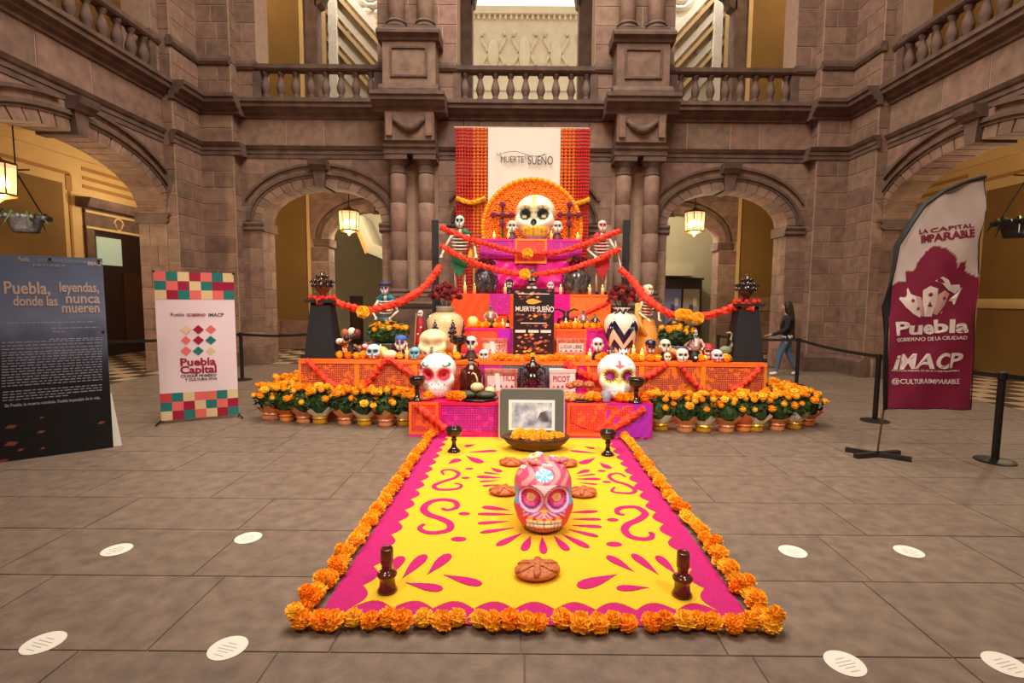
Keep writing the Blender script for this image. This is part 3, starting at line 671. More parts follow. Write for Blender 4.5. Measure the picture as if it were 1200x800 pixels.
def marigold(p, d, label, group, small=False):
    o = put('marigold', rnd.choice(MGS if small else MG), None, p, (rnd.uniform(-.3,.3), rnd.uniform(-.3,.3), rnd.uniform(0,6)), d*.93)
    return tag(o, label, 'marigold', group)
# ------------------------------------------------------------------ sand carpet
rug = thing('sand_carpet', 'yellow and magenta sand carpet edged with marigolds in front of the altar', 'carpet', (0,0,0))
RX0, RX1, RY0, RY1 = -1.13, 1.17, 2.53, 6.12
MB().box(RX0, RX1, RY0, RY1, .0005, .006).build('magenta_border', MAG, rug)
def scallop():
    pts = []; iX0, iX1, iY0, iY1 = RX0+.15, RX1-.15, RY0+.13, RY1-.02
    def edge(a, b, n, nx, ny, amp):
        for k in range(n):
            for j in range(7):
                t = (k+j/7)/n; s_ = abs(math.sin(PI*j/7))
                pts.append((a[0]+(b[0]-a[0])*t+nx*amp*s_, a[1]+(b[1]-a[1])*t+ny*amp*s_))
    edge((iX0, iY0), (iX1, iY0), 9, 0, 1, .07); edge((iX1, iY0), (iX1, iY1), 16, -1, 0, .055); pts.append((iX1, iY1)); pts.append((iX0, iY1))
    edge((iX0, iY1), (iX0, iY0), 16, 1, 0, .055)
    return pts
MB().prism(scallop(), .005, .010, 'xy').build('yellow_field', YEL, rug)
def sand(pts, nm):
    MB().prism(pts, .009, .0145, 'xy').build(nm, MAG, rug)
def drop(tail, head, w, nm='petal_motif'):
    a, b = flr(*tail), flr(*head); d = (b-a); L = d.length; d.normalize(); n = Vector((-d.y, d.x, 0)); pts = []
    for k in range(15):
        t = 2*PI*k/15; x = .5*(1-math.cos(t)); y = math.sin(t)*(math.sin(t/2)**1.6)
        p = a+d*L*x*1.06+n*w*y; pts.append((p.x, p.y))
    sand(pts, nm)
def stroke(pxs, w, nm='scroll_motif'):
    P = [flr(*p) for p in pxs]; C = []
    for i in range(len(P)-1):
        p0, p1, p2, p3 = P[max(i-1,0)], P[i], P[i+1], P[min(i+2, len(P)-1)]
        for k in range(5):
            t = k/5; C.append(.5*((2*p1)+(p2-p0)*t+(2*p0-5*p1+4*p2-p3)*t*t+(3*p1-p0-3*p2+p3)*t**3))
    C.append(P[-1]); Lf, Rt = [], []; K = len(C)
    for i, c in enumerate(C):
        d = C[min(i+1,K-1)]-C[max(i-1,0)]; n = Vector((-d.y, d.x, 0)).normalized(); ww = w*(.55+.6*math.sin(PI*i/(K-1)))
        Lf.append(c+n*ww); Rt.append(c-n*ww)
    mb = MB()
    for i in range(K-1):
        q = [Lf[i], Lf[i+1], Rt[i+1], Rt[i]]
        mb.add([(p.x, p.y, .0145) for p in q]+[(p.x, p.y, .009) for p in q], [(0,1,2,3), (0,4,5,1), (3,2,6,7)])
    mb.build(nm, MAG, rug)
za = lambda x, y: (380+x/5, 500+y/5); zb_ = lambda x, y: (640+x/5, 500+y/5); zc_ = lambda x, y: (550+x/5.715, 510+y/5.715)
zd = lambda x, y: (340+x/4, 600+y/4); ze = lambda x, y: (620+x/4, 600+y/4)
for t, h, w_ in (((885,108),(828,120),.055), ((845,155),(1005,146),.055), ((725,224),(790,196),.07), ((830,176),(920,216),.075)): drop(za(*t), za(*h), w_)
for t, h, w_ in (((222,122),(280,132),.045), ((298,162),(150,146),.05), ((288,188),(205,222),.07), ((312,215),(372,250),.06)): drop(zb_(*t), zb_(*h), w_)
for t, h, w_ in (((975,246),(1034,270),.05), ((1028,286),(940,274),.03), ((1040,306),(900,299),.05), ((1022,321),(915,328),.025), ((1012,345),(932,354),.03)): drop(za(*t), za(*h), w_)
for t, h, w_ in (((1088,496),(935,478),.05), ((1108,521),(908,519),.035), ((1078,562),(908,574),.035), ((1112,600),(924,628),.035), ((1158,632),(1018,702),.045)): drop(za(*t), za(*h), w_)
for t, h, w_ in (((412,684),(365,778),.045), ((487,688),(498,798),.04), ((566,682),(655,778),.045), ((618,670),(790,758),.045), ((664,640),(853,686),.035), ((686,612),(878,622),.035), ((686,570),(872,572),.03), ((664,526),(850,518),.035)): drop(zc_(*t), zc_(*h), w_)
for t, h, w_ in (((714,266),(796,240),.05), ((720,282),(836,268),.025), ((714,300),(870,300),.045), ((735,325),(850,336),.025), ((748,345),(842,372),.03)): drop(zc_(*t), zc_(*h), w_)
for t, h, w_ in (((488,290),(518,218),.055), ((524,320),(628,212),.06), ((642,302),(742,208),.06), ((718,302),(888,346),.055), ((542,340),(705,370),.055)): drop(zd(*t), zd(*h), w_)
for t, h, w_ in (((492,288),(372,216),.05), ((608,302),(490,208),.05), ((690,300),(604,216),.05), ((412,300),(238,356),.07), ((562,362),(418,366),.045)): drop(ze(*t), ze(*h), w_)
stroke([za(*p) for p in ((700,287),(690,265),(735,257),(785,275),(770,303),(705,325),(645,350),(662,372),(725,376),(792,366),(800,346),(765,338))], .018)
stroke([za(*p) for p in ((690,485),(722,496),(775,480),(768,448),(700,434),(622,448),(582,488),(612,522),(680,545),(735,575),(730,613),(652,630),(592,625),(558,602),(585,578))], .026)
stroke([zb_(*p) for p in ((465,300),(430,280),(385,283),(370,300),(402,325),(470,345),(520,376),(500,396),(432,394),(385,384),(402,360))], .018)
stroke([zb_(*p) for p in ((460,524),(425,518),(415,496),(450,480),(530,480),(580,515),(545,550),(480,580),(460,612),(490,650),(560,667),(612,660),(622,635),(600,630))], .026)
for (x, y), w_ in ((za(850,252),.04), (za(828,306),.04), (za(820,517),.045), (za(788,667),.055), (zb_(325,265),.04), (zb_(355,330),.04), (zb_(390,553),.045), (zb_(398,697),.055)):
    c = flr(x, y); sand([(c.x+w_*math.cos(t*.6283), c.y+w_*.62*math.sin(t*.6283)) for t in range(10)], 'dot_motif')
def mrow(p0, p1, n, d, label, group):
    for k in range(n):
        t = k/(n-1); marigold((p0[0]+(p1[0]-p0[0])*t+rnd.uniform(-.012,.012), p0[1]+(p1[1]-p0[1])*t+rnd.uniform(-.012,.012), 0), d*rnd.uniform(.92, 1.1), f'{nth(k+1)} '+label, group)
G_ = 'marigold heads edging the sand carpet'
mrow((-1.18, 2.5), (1.22, 2.5), 28, .11, 'orange marigold from the left in the front row edging the carpet', G_)
mrow((-1.19, 2.6), (-1.15, 6.08), 46, .108, 'orange marigold from the front in the left carpet edging', G_)
mrow((1.23, 2.6), (1.2, 6.08), 46, .108, 'orange marigold from the front in the right carpet edging', G_)
for k in range(6): marigold((-1.2+rnd.uniform(-.03,.05), 2.5+.16*k, .05), .095, f'extra marigold heaped on the left front corner, {ORD[k+1]} from the corner', G_)
for k in range(6): marigold((1.25+rnd.uniform(-.05,.03), 2.5+.16*k, .05), .095, f'extra marigold heaped on the right front corner, {ORD[k+1]} from the corner', G_)
# floor stickers
STK = M('white_sticker', (240,232,216), .5); INK = M('grey_ink', (166,156,144), .7)
for k, (px, py, lb) in enumerate(((51,753,'white round floor sticker at the lower left corner'), (267,759,'white round floor sticker left of the carpet front corner'), (137,644,'white round floor sticker below the dark text board'),
        (291,630,'white round floor sticker nearest the left marigold edge'), (929,646,'white round floor sticker nearest the right marigold edge'), (1065,646,'white round floor sticker below the feather flag base'),
        (990,777,'white round floor sticker at the bottom right of the carpet'), (1178,778,'white round floor sticker cut by the right bottom edge'))):
    p = flr(px, py); t = thing('floor_sticker', lb, 'sticker', (p.x, p.y, .0006), group='round stickers on the floor', rz=(-.25 if px < 600 else .25))
    MB().lathe([(.088,0), (.088,.0012)], 32).build('disc', STK, t)
    for j, (wd, yy) in enumerate(((.05,.03), (.085,.008), (.095,-.012), (.06,-.03), (.05,-.055))):
        MB().box(-wd/2, wd/2, yy-.002, yy+.002, .0012, .0016).build('text_line', INK, t)
# ------------------------------------------------------------------ altar steps
def pan(mb_parent, x0, x1, z0, z1, Y, mat, nm='paper_sheet', ruffle=.006):
    n = 8; mb = MB(); vs = []
    for i in range(n+1):
        x = x0+(x1-x0)*i/n
        for j in range(4):
            vs.append((x, Y-.004-ruffle*(math.sin(i*1.7+j*.9+x0*9)+1)*.5*(j+1)/4*(.4 if j == 0 else 1), z1+(z0-z1)*j/3))
    mb.add(vs, [(i*4+j, (i+1)*4+j, (i+1)*4+j+1, i*4+j+1) for i in range(n) for j in range(3)])
    return mb.build(nm, mat, mb_parent)
def framed(parent, x0, x1, z0, z1, Y, mat, edge):
    o = pan(parent, x0, x1, z0, z1, Y, mat)
    b = .035
    for a in ((x0,x1,z1-b,z1), (x0,x1,z0,z0+b), (x0,x0+b,z0+b,z1-b), (x1-b,x1,z0+b,z1-b)):
        MB().box(a[0], a[1], Y-.016, Y-.011, a[2], a[3]).build('paper_border', edge, o)
    return o
def drape(parent, x0, x1, z0, z1, Y, mat, folds=5, sag=.1, amp=.03, nm='drape', skew=0):
    nx, nz = 26, 8; vs = []
    for i in range(nx+1):
        t = i/nx; x = x0+(x1-x0)*t
        for j in range(nz+1):
            s_ = j/nz; zz = z1+(z0-z1)*s_-sag*math.sin(PI*t)*s_
            vs.append((x, Y-.012-amp*(.3+.7*s_)*(1+math.sin(folds*2*PI*t*.5+s_*3+skew*s_*t*6)), zz))
    return MB().add(vs, [(i*(nz+1)+j, (i+1)*(nz+1)+j, (i+1)*(nz+1)+j+1, i*(nz+1)+j+1) for i in range(nx) for j in range(nz)]).build(nm, mat, parent, True)
ZA, ZB2, ZC, ZD, ZE = .43, .83, 1.22, 1.77, 2.73
YA, YB2, YC2, YD, YE = 6.14, 7.0, 8.0, 8.7, 9.2
def tier(name, label, x0, x1, y0, y1, z, mat, zb=0):
    t = thing(name, label, 'altar step', (0,0,0)); MB().box(x0, x1, y0, y1, zb, z).build('step_body', mat, t); return t
SATP = M('pink_satin', (226,26,140), .28, spec=.7); SATO = M('orange_satin', (250,84,30), .4); SATV = M('violet_satin', (190,40,190), .3, spec=.7); SATR = M('crimson_satin', (222,22,84), .35)
tA = tier('altar_step', 'lowest altar step covered in pink and orange paper and satin', AX-1.5, AX+1.45, YA, YB2-.02, ZA, SATR)
framed(tA, -1.42, -1.06, .03, ZA, YA, PAP_R, ORP); framed(tA, -1.06, -.28, .03, ZA, YA, PAP_P, SATR); framed(tA, -.28, .12, .03, ZA, YA, PAP_R, ORP)
pan(tA, .38, .5, .03, ZA, YA, SATV); framed(tA, .5, 1.0, .03, ZA, YA, PAP_R, ORP); drape(tA, .98, 1.53, .02, ZA, YA, SATV, 7, .0, .012, skew=2)
pan(tA, -1.42, 1.52, .0, .035, YA-.005, SATP, 'satin_hem', .012); drape(tA, .55, 1.3, .2, ZA-.02, YA-.006, PAP_R, 4, .1, .008, skew=2)
tB = tier('altar_step', 'wide second altar step faced with orange punched paper', AX-3.22, AX+3.22, YB2, 8.68, ZB2, ORP)
xs = [AX-3.22, AX-2.42, AX-1.62, AX-.85]
for a, b in zip(xs, xs[1:]):
    framed(tB, a, b, .12, ZB2-.01, YB2, PAP_O, M('amber_paper', (244,140,30), .55))
for a, b in ((AX+.75, AX+1.5), (AX+1.5, AX+2.35), (AX+2.35, AX+3.22)):
    framed(tB, a, b, .12, ZB2-.01, YB2, PAP_O, MATS['amber_paper'])
framed(tB, AX-.85, AX-.42, .2, ZB2-.01, YB2, PAP_P, SATV); pan(tB, AX-.42, AX+.42, .2, ZB2-.01, YB2, PAP_G); framed(tB, AX+.42, AX+.75, .2, ZB2-.01, YB2, PAP_P, SATR)
pan(tB, AX-3.22, AX+3.22, ZB2-.05, ZB2+.004, YB2-.012, ORP, 'paper_hem', .01)
tC = tier('altar_step', 'third altar step behind the black poster in orange and pink paper', AX-1.3, AX+1.3, YC2, YD-.02, ZC, SATO, .84)
framed(tC, AX-1.25, AX-.5, .84, ZC, YC2, PAP_R, PKP); pan(tC, AX-.5, AX-.3, .84, ZC, YC2, SATV); pan(tC, AX+.28, AX+.34, .84, ZC, YC2, SATV)
framed(tC, AX+.34, AX+.86, .84, ZC, YC2, PAP_R, ORP); framed(tC, AX+.86, AX+1.3, .84, ZC, YC2, PAP_P, SATP)
tD = tier('altar_step', 'fourth altar step draped in orange and pink satin behind the figurines', AX-1.36, AX+1.36, YD, YE-.02, ZD, SATO, .84)
drape(tD, AX-1.34, AX-.62, ZC+.02, ZD, YD, SATO, 6, .02, .014, skew=2); pan(tD, AX-.7, AX-.36, ZC+.2, ZD, YD-.03, PAP_P); drape(tD, AX+.34, AX+.66, ZC+.02, ZD, YD, SATP, 6, 0, .012)
framed(tD, AX+.66, AX+1.34, ZC+.02, ZD, YD-.01, PAP_O, ORP)
tE = tier('altar_step', 'tall top altar step with pink satin swags under the large skull', AX-.88, AX+.88, YE, 9.95, ZE, SATP, .84)
drape(tE, AX-.9, AX-.1, ZD+.1, ZE-.3, YE, SATP, 5, .06, .025, skew=3); drape(tE, AX+.1, AX+.9, ZD+.1, ZE-.3, YE, SATP, 5, .06, .025, skew=-3)
framed(tE, AX-.9, AX-.28, ZE-.34, ZE+.005, YE-.03, PAP_P, PKP); framed(tE, AX+.28, AX+.9, ZE-.34, ZE+.005, YE-.03, PAP_P, PKP); framed(tE, AX-.28, AX+.28, ZE-.42, ZE+.01, YE-.05, PAP_R, M('amber_paper', (244,140,30)))
# ------------------------------------------------------------------ flower heads along the steps
NEARX = [spot(q, 7.06, ZB2).x for q in (438, 457, 486, 567, 799, 840, 814, 782)]
def band_of_heads(x0, x1, Y, z, n, label, d=.1, skip=()):
    for k in range(n):
        x = x0+(x1-x0)*(k+.5)/n+rnd.uniform(-.02,.02)
        if any(abs(x-q) < .11 for q in NEARX) and z == ZB2: continue
        marigold((x, Y+rnd.uniform(-.03,.03), z), d*1.2*rnd.uniform(.85,1.1), f'{nth(k+1)} '+label, 'marigold heads laid on the altar steps', k % 2 == 0)
band_of_heads(AX-2.75, AX-1.0, 7.12, ZB2, 17, 'marigold from the left on the left edge of the wide orange step', .11)
band_of_heads(AX+.85, AX+2.75, 7.1, ZB2, 18, 'marigold from the left on the right edge of the wide orange step', .11)
band_of_heads(AX-.8, AX+.8, 7.08, ZB2, 15, 'marigold from the left at the middle of the wide step', .1)
band_of_heads(AX-1.0, AX-.35, 8.1, ZC, 7, 'marigold from the left on the third step left of the poster', .1)
band_of_heads(AX+.35, AX+1.2, 8.1, ZC, 9, 'marigold from the left on the third step right of the poster', .1)
for px, lb in ((484, 'left end corner'), (500, 'brown loaf at the left end'), (528, 'red eyed skull, nearest it'), (534, 'red eyed skull, middle of three'), (540, 'red eyed skull, farthest of three'), (692, 'bread plate, left of two'), (700, 'bread plate, right of two'), (728, 'purple eyed skull, left of three'), (735, 'purple eyed skull, middle of three'), (740, 'purple eyed skull, right of three'), (755, 'right end corner')):
    p = spot(px, 6.24, ZA); marigold(tuple(p), .14, f'golden marigold on the lowest step by the {lb}', 'marigold heads laid on the altar steps')
# ------------------------------------------------------------------ garlands
def garland(pts, r, label, seg=9, tufts=()):
    P = [Vector(p) for p in pts]; C = []
    for i in range(len(P)-1):
        p0, p1, p2, p3 = P[max(i-1,0)], P[i], P[i+1], P[min(i+2, len(P)-1)]
        n = max(3, int((p2-p1).length/.035))
        for k in range(n):
            t = k/n; C.append(.5*((2*p1)+(p2-p0)*t+(2*p0-5*p1+4*p2-p3)*t*t+(3*p1-p0-3*p2+p3)*t**3))
    C.append(P[-1])
    t = thing('flower_garland', label, 'garland', tuple(P[0]), group='red orange flower garlands on the altar')
    MB().tube([c-P[0] for c in C], [r*(.8+.35*(i % 2)+rnd.uniform(-.1,.1)) for i in range(len(C))], seg, jit=.28).build('flower_rope', GARL, t)
    for q in tufts: put('marigold_tuft', MG[1], t, Vector(q)-P[0], (PI/2, 0, 0), .17)
    return t
a_ = lambda px, py, Y: tuple(at(px, py, Y))
garland([a_(516,266,8.75), a_(548,279,8.75), a_(585,290,8.9), a_(612,296,9.0), a_(650,296,9.0), a_(690,284,8.85), a_(727,270,8.75)], .045, 'upper garland swagged across the top altar step', tufts=[a_(618,297,8.95)])
garland([a_(516,287,8.6), a_(540,301,8.6), a_(575,314,8.7), a_(612,321,8.8), a_(655,318,8.8), a_(695,306,8.7), a_(727,291,8.6)], .045, 'lower garland swagged between the black posts', tufts=[a_(615,321,8.75)])
garland([a_(516,312,8.6), a_(500,333,8.4), a_(482,347,8.0), a_(462,356,7.75), a_(440,362,7.6), a_(427,364,7.55), a_(405,358,7.4), a_(388,352,7.3), a_(370,353,7.2)], .055, 'garland hanging from the left post to the left black pedestal', tufts=[a_(427,365,7.48)])
garland([a_(727,315,8.6), a_(742,330,8.4), a_(757,349,8.0), a_(775,362,7.75), a_(797,371,7.6), a_(815,372,7.55), a_(845,365,7.4), a_(862,359,7.3), a_(884,360,7.2)], .055, 'garland hanging from the right post to the right black pedestal', tufts=[a_(815,372,7.48), a_(796,368,7.5), a_(803,369,7.5)])
Yg = YB2-.06
garland([a_(359,421,Yg), a_(375,438,Yg), a_(390,450,Yg), a_(402,453,Yg)], .035, 'garland across the left end panel of the wide step')
garland([a_(427,453,Yg), a_(440,438,Yg), a_(454,421,Yg), a_(470,430,Yg), a_(487,441,Yg)], .035, 'peaked garland left of the red eyed skull')
garland([a_(893,428,Yg), a_(880,442,Yg), a_(868,452,Yg), a_(856,458,Yg)], .035, 'garland across the right end panel of the wide step')
garland([a_(750,443,Yg), a_(766,437,Yg), a_(782,427,Yg)], .035, 'garland rising to the right of the purple eyed skull')
garland([a_(797,427,Yg), a_(808,443,Yg), a_(824,458,Yg)], .035, 'garland descending beside the white figurine skull')
garland([a_(662,424,Yg), a_(678,434,Yg), a_(694,443,Yg), a_(708,448,Yg)], .04, 'garland left of the purple eyed skull over pink paper')
garland([a_(487,474,YA-.06), a_(505,488,YA-.06), a_(522,502,YA-.06)], .04, 'garland down the left of the lowest step')
garland([a_(756,478,YA-.06), a_(735,492,YA-.06), a_(708,506,YA-.06)], .04, 'garland down the right of the lowest step')
garland([a_(655,372,YD-.045), a_(680,369,YD-.045), a_(716,352,YD-.045)], .03, 'thin garland on the right orange paper of the fourth step')
# ------------------------------------------------------------------ marigold pots round the altar
FOL = [None]*3
for q in range(3):
    mb = MB(); mb.ball((0,0,.2), (.13,.13,.13), 9, 6)
    for k in range(110):
        a = rnd.uniform(0, 2*PI); e = rnd.uniform(-.2, 1.45); R_ = rnd.uniform(.13, .19)
        c = Vector((R_*math.cos(a)*math.cos(e), R_*math.sin(a)*math.cos(e), .2+R_*.95*math.sin(e))); d = Vector((rnd.uniform(-1,1), rnd.uniform(-1,1), rnd.uniform(-.4,1))).normalized()*.05; n = d.cross(Vector((rnd.uniform(-1,1), rnd.uniform(-1,1), .5))).normalized()*.018
        mb.add([c-d*.6, c+n, c+d, c-n], [(0,1,2,3)])
    FOL[q] = mb.mesh('foliage', M('marigold_leaves', (48,76,26), .7, var=.25))
WRAPS = [('gold', M('gold_foil', (226,170,48), .3, metal=.35, noise=(26, .3)), M('white_cellophane', (238,232,210), .3)), ('copper', M('copper_foil', (228,150,98), .4, metal=.15, noise=(26, .3)), M('copper_foil2', (226,146,96), .45, metal=.1)), ('orange', M('orange_foil', (238,140,60), .35, noise=(26, .25)), M('orange_foil2', (228,112,60), .4))]
def wrap_mesh(mat, mat2, seed):
    r = random.Random(seed); n = 16; mb = MB()
    mb.lathe([(.075,0), (.085,.02), (.08,.06), (.095,.075), (.085,.09), (.1,.14)], n)
    vs = []
    for j in range(n):
        a = 2*PI*j/n; pk = 1 if j % 4 < 2 else 0
        vs.append((.09*math.cos(a), .09*math.sin(a), .1)); R_ = .125+.045*pk*r.uniform(.5,1.3); vs.append((R_*math.cos(a), R_*math.sin(a), .14+.07*pk*r.uniform(.4,1.4)))
    mb.add(vs, [(2*j, (2*j+2) % (2*n), (2*j+3) % (2*n), 2*j+1) for j in range(n)], 1)
    return mb.mesh('foil_wrap', [mat, mat2])
WM = [[wrap_mesh(w_[1], w_[2], 3*i+k) for k in range(2)] for i, w_ in enumerate(WRAPS)]
def pot(x, y, wi, label, h=1.0, nb=15):
    t = thing('marigold_pot', label, 'flowerpot', (x, y, 0), rnd.uniform(0, 6), 'potted marigolds round the altar')
    put('foil_wrap', WM[wi][rnd.randrange(2)], t, sca=1.15)
    put('foliage', FOL[rnd.randrange(3)], t, (0,0,.03), None, (1.05, 1.05, 1.15*h))
    for k in range(nb):
        a = 2*PI*k*.382+rnd.uniform(-.3,.3); R_ = .205*math.sqrt((k+.6)/nb)
        z = (.455 if k < nb*.72 else .36)*h-R_*.25+rnd.uniform(-.04,.04)
        put('bloom', MGS[rnd.randrange(3)], t, (R_*math.cos(a), R_*math.sin(a), z), (rnd.uniform(-.5,.5), rnd.uniform(-.5,.5), 0), rnd.uniform(.07,.11))
    return t
k = 0
for px, py, wi in ((472,500,0), (450,501,1), (425,500,0), (402,499,1), (372,498,0), (353,497,1), (333,495,2), (318,493,1)):
    k += 1; p = flr(px, py); pot(p.x, p.y+.1, wi, f'{WRAPS[wi][0]} wrapped marigold pot, {ORD[k]} in the front row left of the lowest step')
k = 0
for px, py, wi in ((776,506,0), (805,508,1), (827,508,0), (854,508,1), (874,507,2), (889,507,0), (914,506,1), (934,504,0), (950,500,2)):
    k += 1; p = flr(px, py); pot(p.x, p.y+.1, wi, f'{WRAPS[wi][0]} wrapped marigold pot, {ORD[k]} in the front row right of the lowest step')
for sg, side in ((-1, 'left'), (1, 'right')):
    k = 0
    for dx, y in ((3.62, 6.98), (3.5, 7.3), (3.66, 7.55), (3.48, 7.8), (3.6, 8.15), (3.5, 8.5)):
        k += 1; pot(AX+sg*dx-.02, y, rnd.randrange(3), f'marigold pot beside the {side} end of the altar, {ORD[k]} counting back')
# ------------------------------------------------------------------ skulls
def ell_hit(c, d, ce, re):
    o = [(c[i]-ce[i])/re[i] for i in range(3)]; q = [d[i]/re[i] for i in range(3)]
    A = sum(x*x for x in q); B = sum(x*y for x, y in zip(o, q)); Cc = sum(x*x for x in o)-1; D = B*B-A*Cc
    return (-B+math.sqrt(D))/A if D >= 0 else 0
SK_E = [((0,.06,.63),(.42,.5,.37)), ((0,-.16,.25),(.33,.28,.27)), ((.2,-.2,.42),(.21,.2,.18)), ((-.2,-.2,.42),(.21,.2,.18)), ((0,.1,.35),(.33,.36,.35))]
SK_R = [((0,.06,.62),(.43,.5,.38)), ((0,-.14,.27),(.39,.32,.29)), ((.2,-.2,.42),(.23,.2,.2)), ((-.2,-.2,.42),(.23,.2,.2)), ((0,.1,.35),(.37,.4,.36))]
def skull_mesh(name, paint, nu=72, nv=48, mat=None, long=1.0, EL=SK_E):
    c = (0,0,.45); mb = MB(); cols = []
    for i in range(nv+1):
        ph = PI*i/nv
        for j in range(nu):
            s_ = j/nu; th = 2*PI*(s_+.07*math.sin(2*PI*s_))         # finer towards the face at th = 0 -> -Y
            d = (math.sin(th)*math.sin(ph), -math.cos(th)*math.sin(ph), math.cos(ph))
            ts = [ell_hit(c, d, *e) for e in EL]; r = sum(t**14 for t in ts if t > 0)**(1/14)
            x, y, z = c[0]+d[0]*r, c[1]+d[1]*r, c[2]+d[2]*r
            fr_ = y < -.02
            if fr_:
                for sx in (-1, 1):
                    q = ((x-sx*.185)/.14)**2+((z-.54)/.14)**2; y += .13*math.exp(-q*q)
                q = (x/.06)**2+((z-.36)/.07)**2; y += .06*math.exp(-q*q)
                q = (abs(x)/.24)**6+((z-.2)/.012)**2; y += .02*math.exp(-q)
                if .1 < z < .29 and abs(x) < .25: y += .012*(math.cos(x*2*PI/.062)*.5+.5)**4
            z = max(z, 0); y *= long if y > 0 else 1
            mb.v.append((x, y, z)); cols.append(paint(x, z, fr_))
    mb.f = [(i*nu+j, i*nu+(j+1) % nu, (i+1)*nu+(j+1) % nu, (i+1)*nu+j) for i in range(nv) for j in range(nu)]; mb.m = [0]*len(mb.f)
    me = mb.mesh(name, mat or PAINT, True)
    at_ = me.color_attributes.new('Col', 'FLOAT_COLOR', 'POINT')
    flat = []
    for q in cols: flat.extend((*lin(q), 1))
    at_.data.foreach_set('color', flat)
    return me
def eyeq(x, z, w=.145, h=.145): return math.sqrt(((abs(x)-.185)/w)**2+((z-.54)/h)**2)
def eyea(x, z): return math.atan2((z-.54), (abs(x)-.185))
def p_simple(base, eye=(20,16,18), halo=None, teeth=(235,228,210), nose=(20,16,18), jaw=None):
    def f(x, z, fr_):
        if not fr_: return base
        e = eyeq(x, z)
        if e < .8: return eye
        if halo and e < 1.15: return halo
        if (x/.055)**2+((z-.36)/.07)**2 < 1: return nose
        if abs(x) < .24 and .1 < z < .29:
            return (60,52,50) if abs(z-.2) < .014 or (math.cos(x*2*PI/.062) > .8) else teeth
        if jaw and z < .3: return jaw
        return base
    return f
def p_top(x, z, fr_):
    b = (248,236,204)
    if not fr_: return b
    e = eyeq(x, z)
    if ((abs(x)-.2)/.05)**2+((z-.5)/.035)**2 < 1: return (216,176,100)
    if e < .6: return (22,30,30)
    if e < .85: return (30,66,64)
    if e < 1.15: return (196,196,140) if math.sin(eyea(x, z)*9) > 0 else (250,240,206)
    if (x/.06)**2+((z-.36)/.075)**2 < 1: return (12,10,10)
    if abs(x) < .27 and .08 < z < .28:
        return (196,120,20) if abs(z-.18) < .012 or math.cos(x*2*PI/.085) > .9 else (250,206,70)
    if z < .1: return (210,200,220)
    if z < .32: return (240,190,170)
    if abs(x) < .05 and z > .62: return (240,214,110)
    return (250,226,206) if z > .85 else b
def p_red(x, z, fr_):
    b = (250,240,236)
    if not fr_: return b
    e = eyeq(x, z)
    if e < .3: return (120,14,18)
    if e < .78: return (206,16,40)
    if e < .95: return (226,70,90)
    if e < 1.25: return (244,170,180)
    if (x/.05)**2+((z-.37)/.06)**2 < 1: return (226,206,206)
    if ((abs(x)-.24)/.09)**2+((z-.77)/.05)**2 < 1 and ((abs(x)-.22)/.06)**2+((z-.79)/.035)**2 > 1: return (30,130,90)
    if (x/.05)**2+((z-.8)/.13)**2 < 1: return (248,196,200)
    if ((x+.36)/.06)**2+((z-.7)/.055)**2 < 1: return (190,50,56)
    if abs(x) < .26 and .08 < z < .28: return (204,196,198) if math.cos(x*2*PI/.07) > .85 or abs(z-.18) < .012 else (250,244,240)
    for sx in (-.2, -.08, .08, .2):
        if (x-sx)**2+(z-.34)**2 < .0004: return (60,50,60)
    return (246,214,212) if z < .3 and abs(x) > .22 else b
def p_pur(x, z, fr_):
    b = (252,248,236)
    if not fr_: return b
    e = eyeq(x, z); a = eyea(x, z)
    if e < .3: return (190,40,160)
    if e < .72: return (128,16,96)
    if e < 1.0: return (70,40,30) if math.sin(a*14) > .2 else (246,214,60)
    if e < 1.25: return (248,226,90) if math.sin(a*7) > -.3 else b
    if (x/.06)**2+((z-.42)/.09)**2 < 1: return (250,236,150)
    if (x/.05)**2+((z-.36)/.06)**2 < 1: return (206,214,204)
    if (abs(x)/.035)**2+((z-.8)/.1)**2 < 1 or (abs(x)/.11)**2+((z-.77)/.025)**2 < 1: return (222,70,80)
    if ((abs(x)-.22)/.07)**2+((z-.8)/.03)**2 < 1: return (206,200,236)
    if abs(x) < .26 and .08 < z < .28: return (226,222,214) if math.cos(x*2*PI/.07) > .85 else (252,250,246)
    return b
def p_rug(x, z, fr_):
    if not fr_: return (224,84,110) if math.sin(x*30)*math.sin(z*26) < .3 else (240,150,120)
    e = eyeq(x, z); a = eyea(x, z)
    if e < .32: return (250,190,120)
    if e < .42: return (250,226,200)
    if e < .8: return (226,60,130)
    if e < .98: return (120,40,100)
    if e < 1.2: return (240,170,210)
    if e < 1.32: return (150,90,150)
    if abs(x) < .25 and .15 < z < .26:
        return (150,190,196) if math.cos(x*2*PI/.05) > .82 or abs(z-.205) < .006 else (252,248,240)
    if z < .15: return (130,90,170) if math.sin(x*140) > 0 else (222,110,160)
    if abs(x) < .27 and .26 <= z < .3: return (232,50,70) if abs(math.sin(x*24)) < .7 else (250,190,60)
    if (x/.04)**2+((z-.38)/.06)**2 < 1: return (246,196,110)
    if .28 < z < .44 and abs(x) < .3: return (250,190,220) if math.sin(z*110+abs(x)*60) > 0 else (200,60,130)
    if (x/.13)**2+((z-.86)/.07)**2 < 1: return (90,190,220) if math.sin(math.atan2(z-.86, x)*8) > -.2 else (230,240,240)
    if ((abs(x)-.4)/.07)**2+((z-.55)/.1)**2 < 1: return (96,170,204)
    if abs(x) < .17 and .62 < z < .75: return (250,222,226)
    if z > .7: return (220,84,120) if math.sin(x*34+math.sin(z*20)*2) > -.1 else (240,160,160)
    return (222,62,104) if z < .5 else (230,100,140)
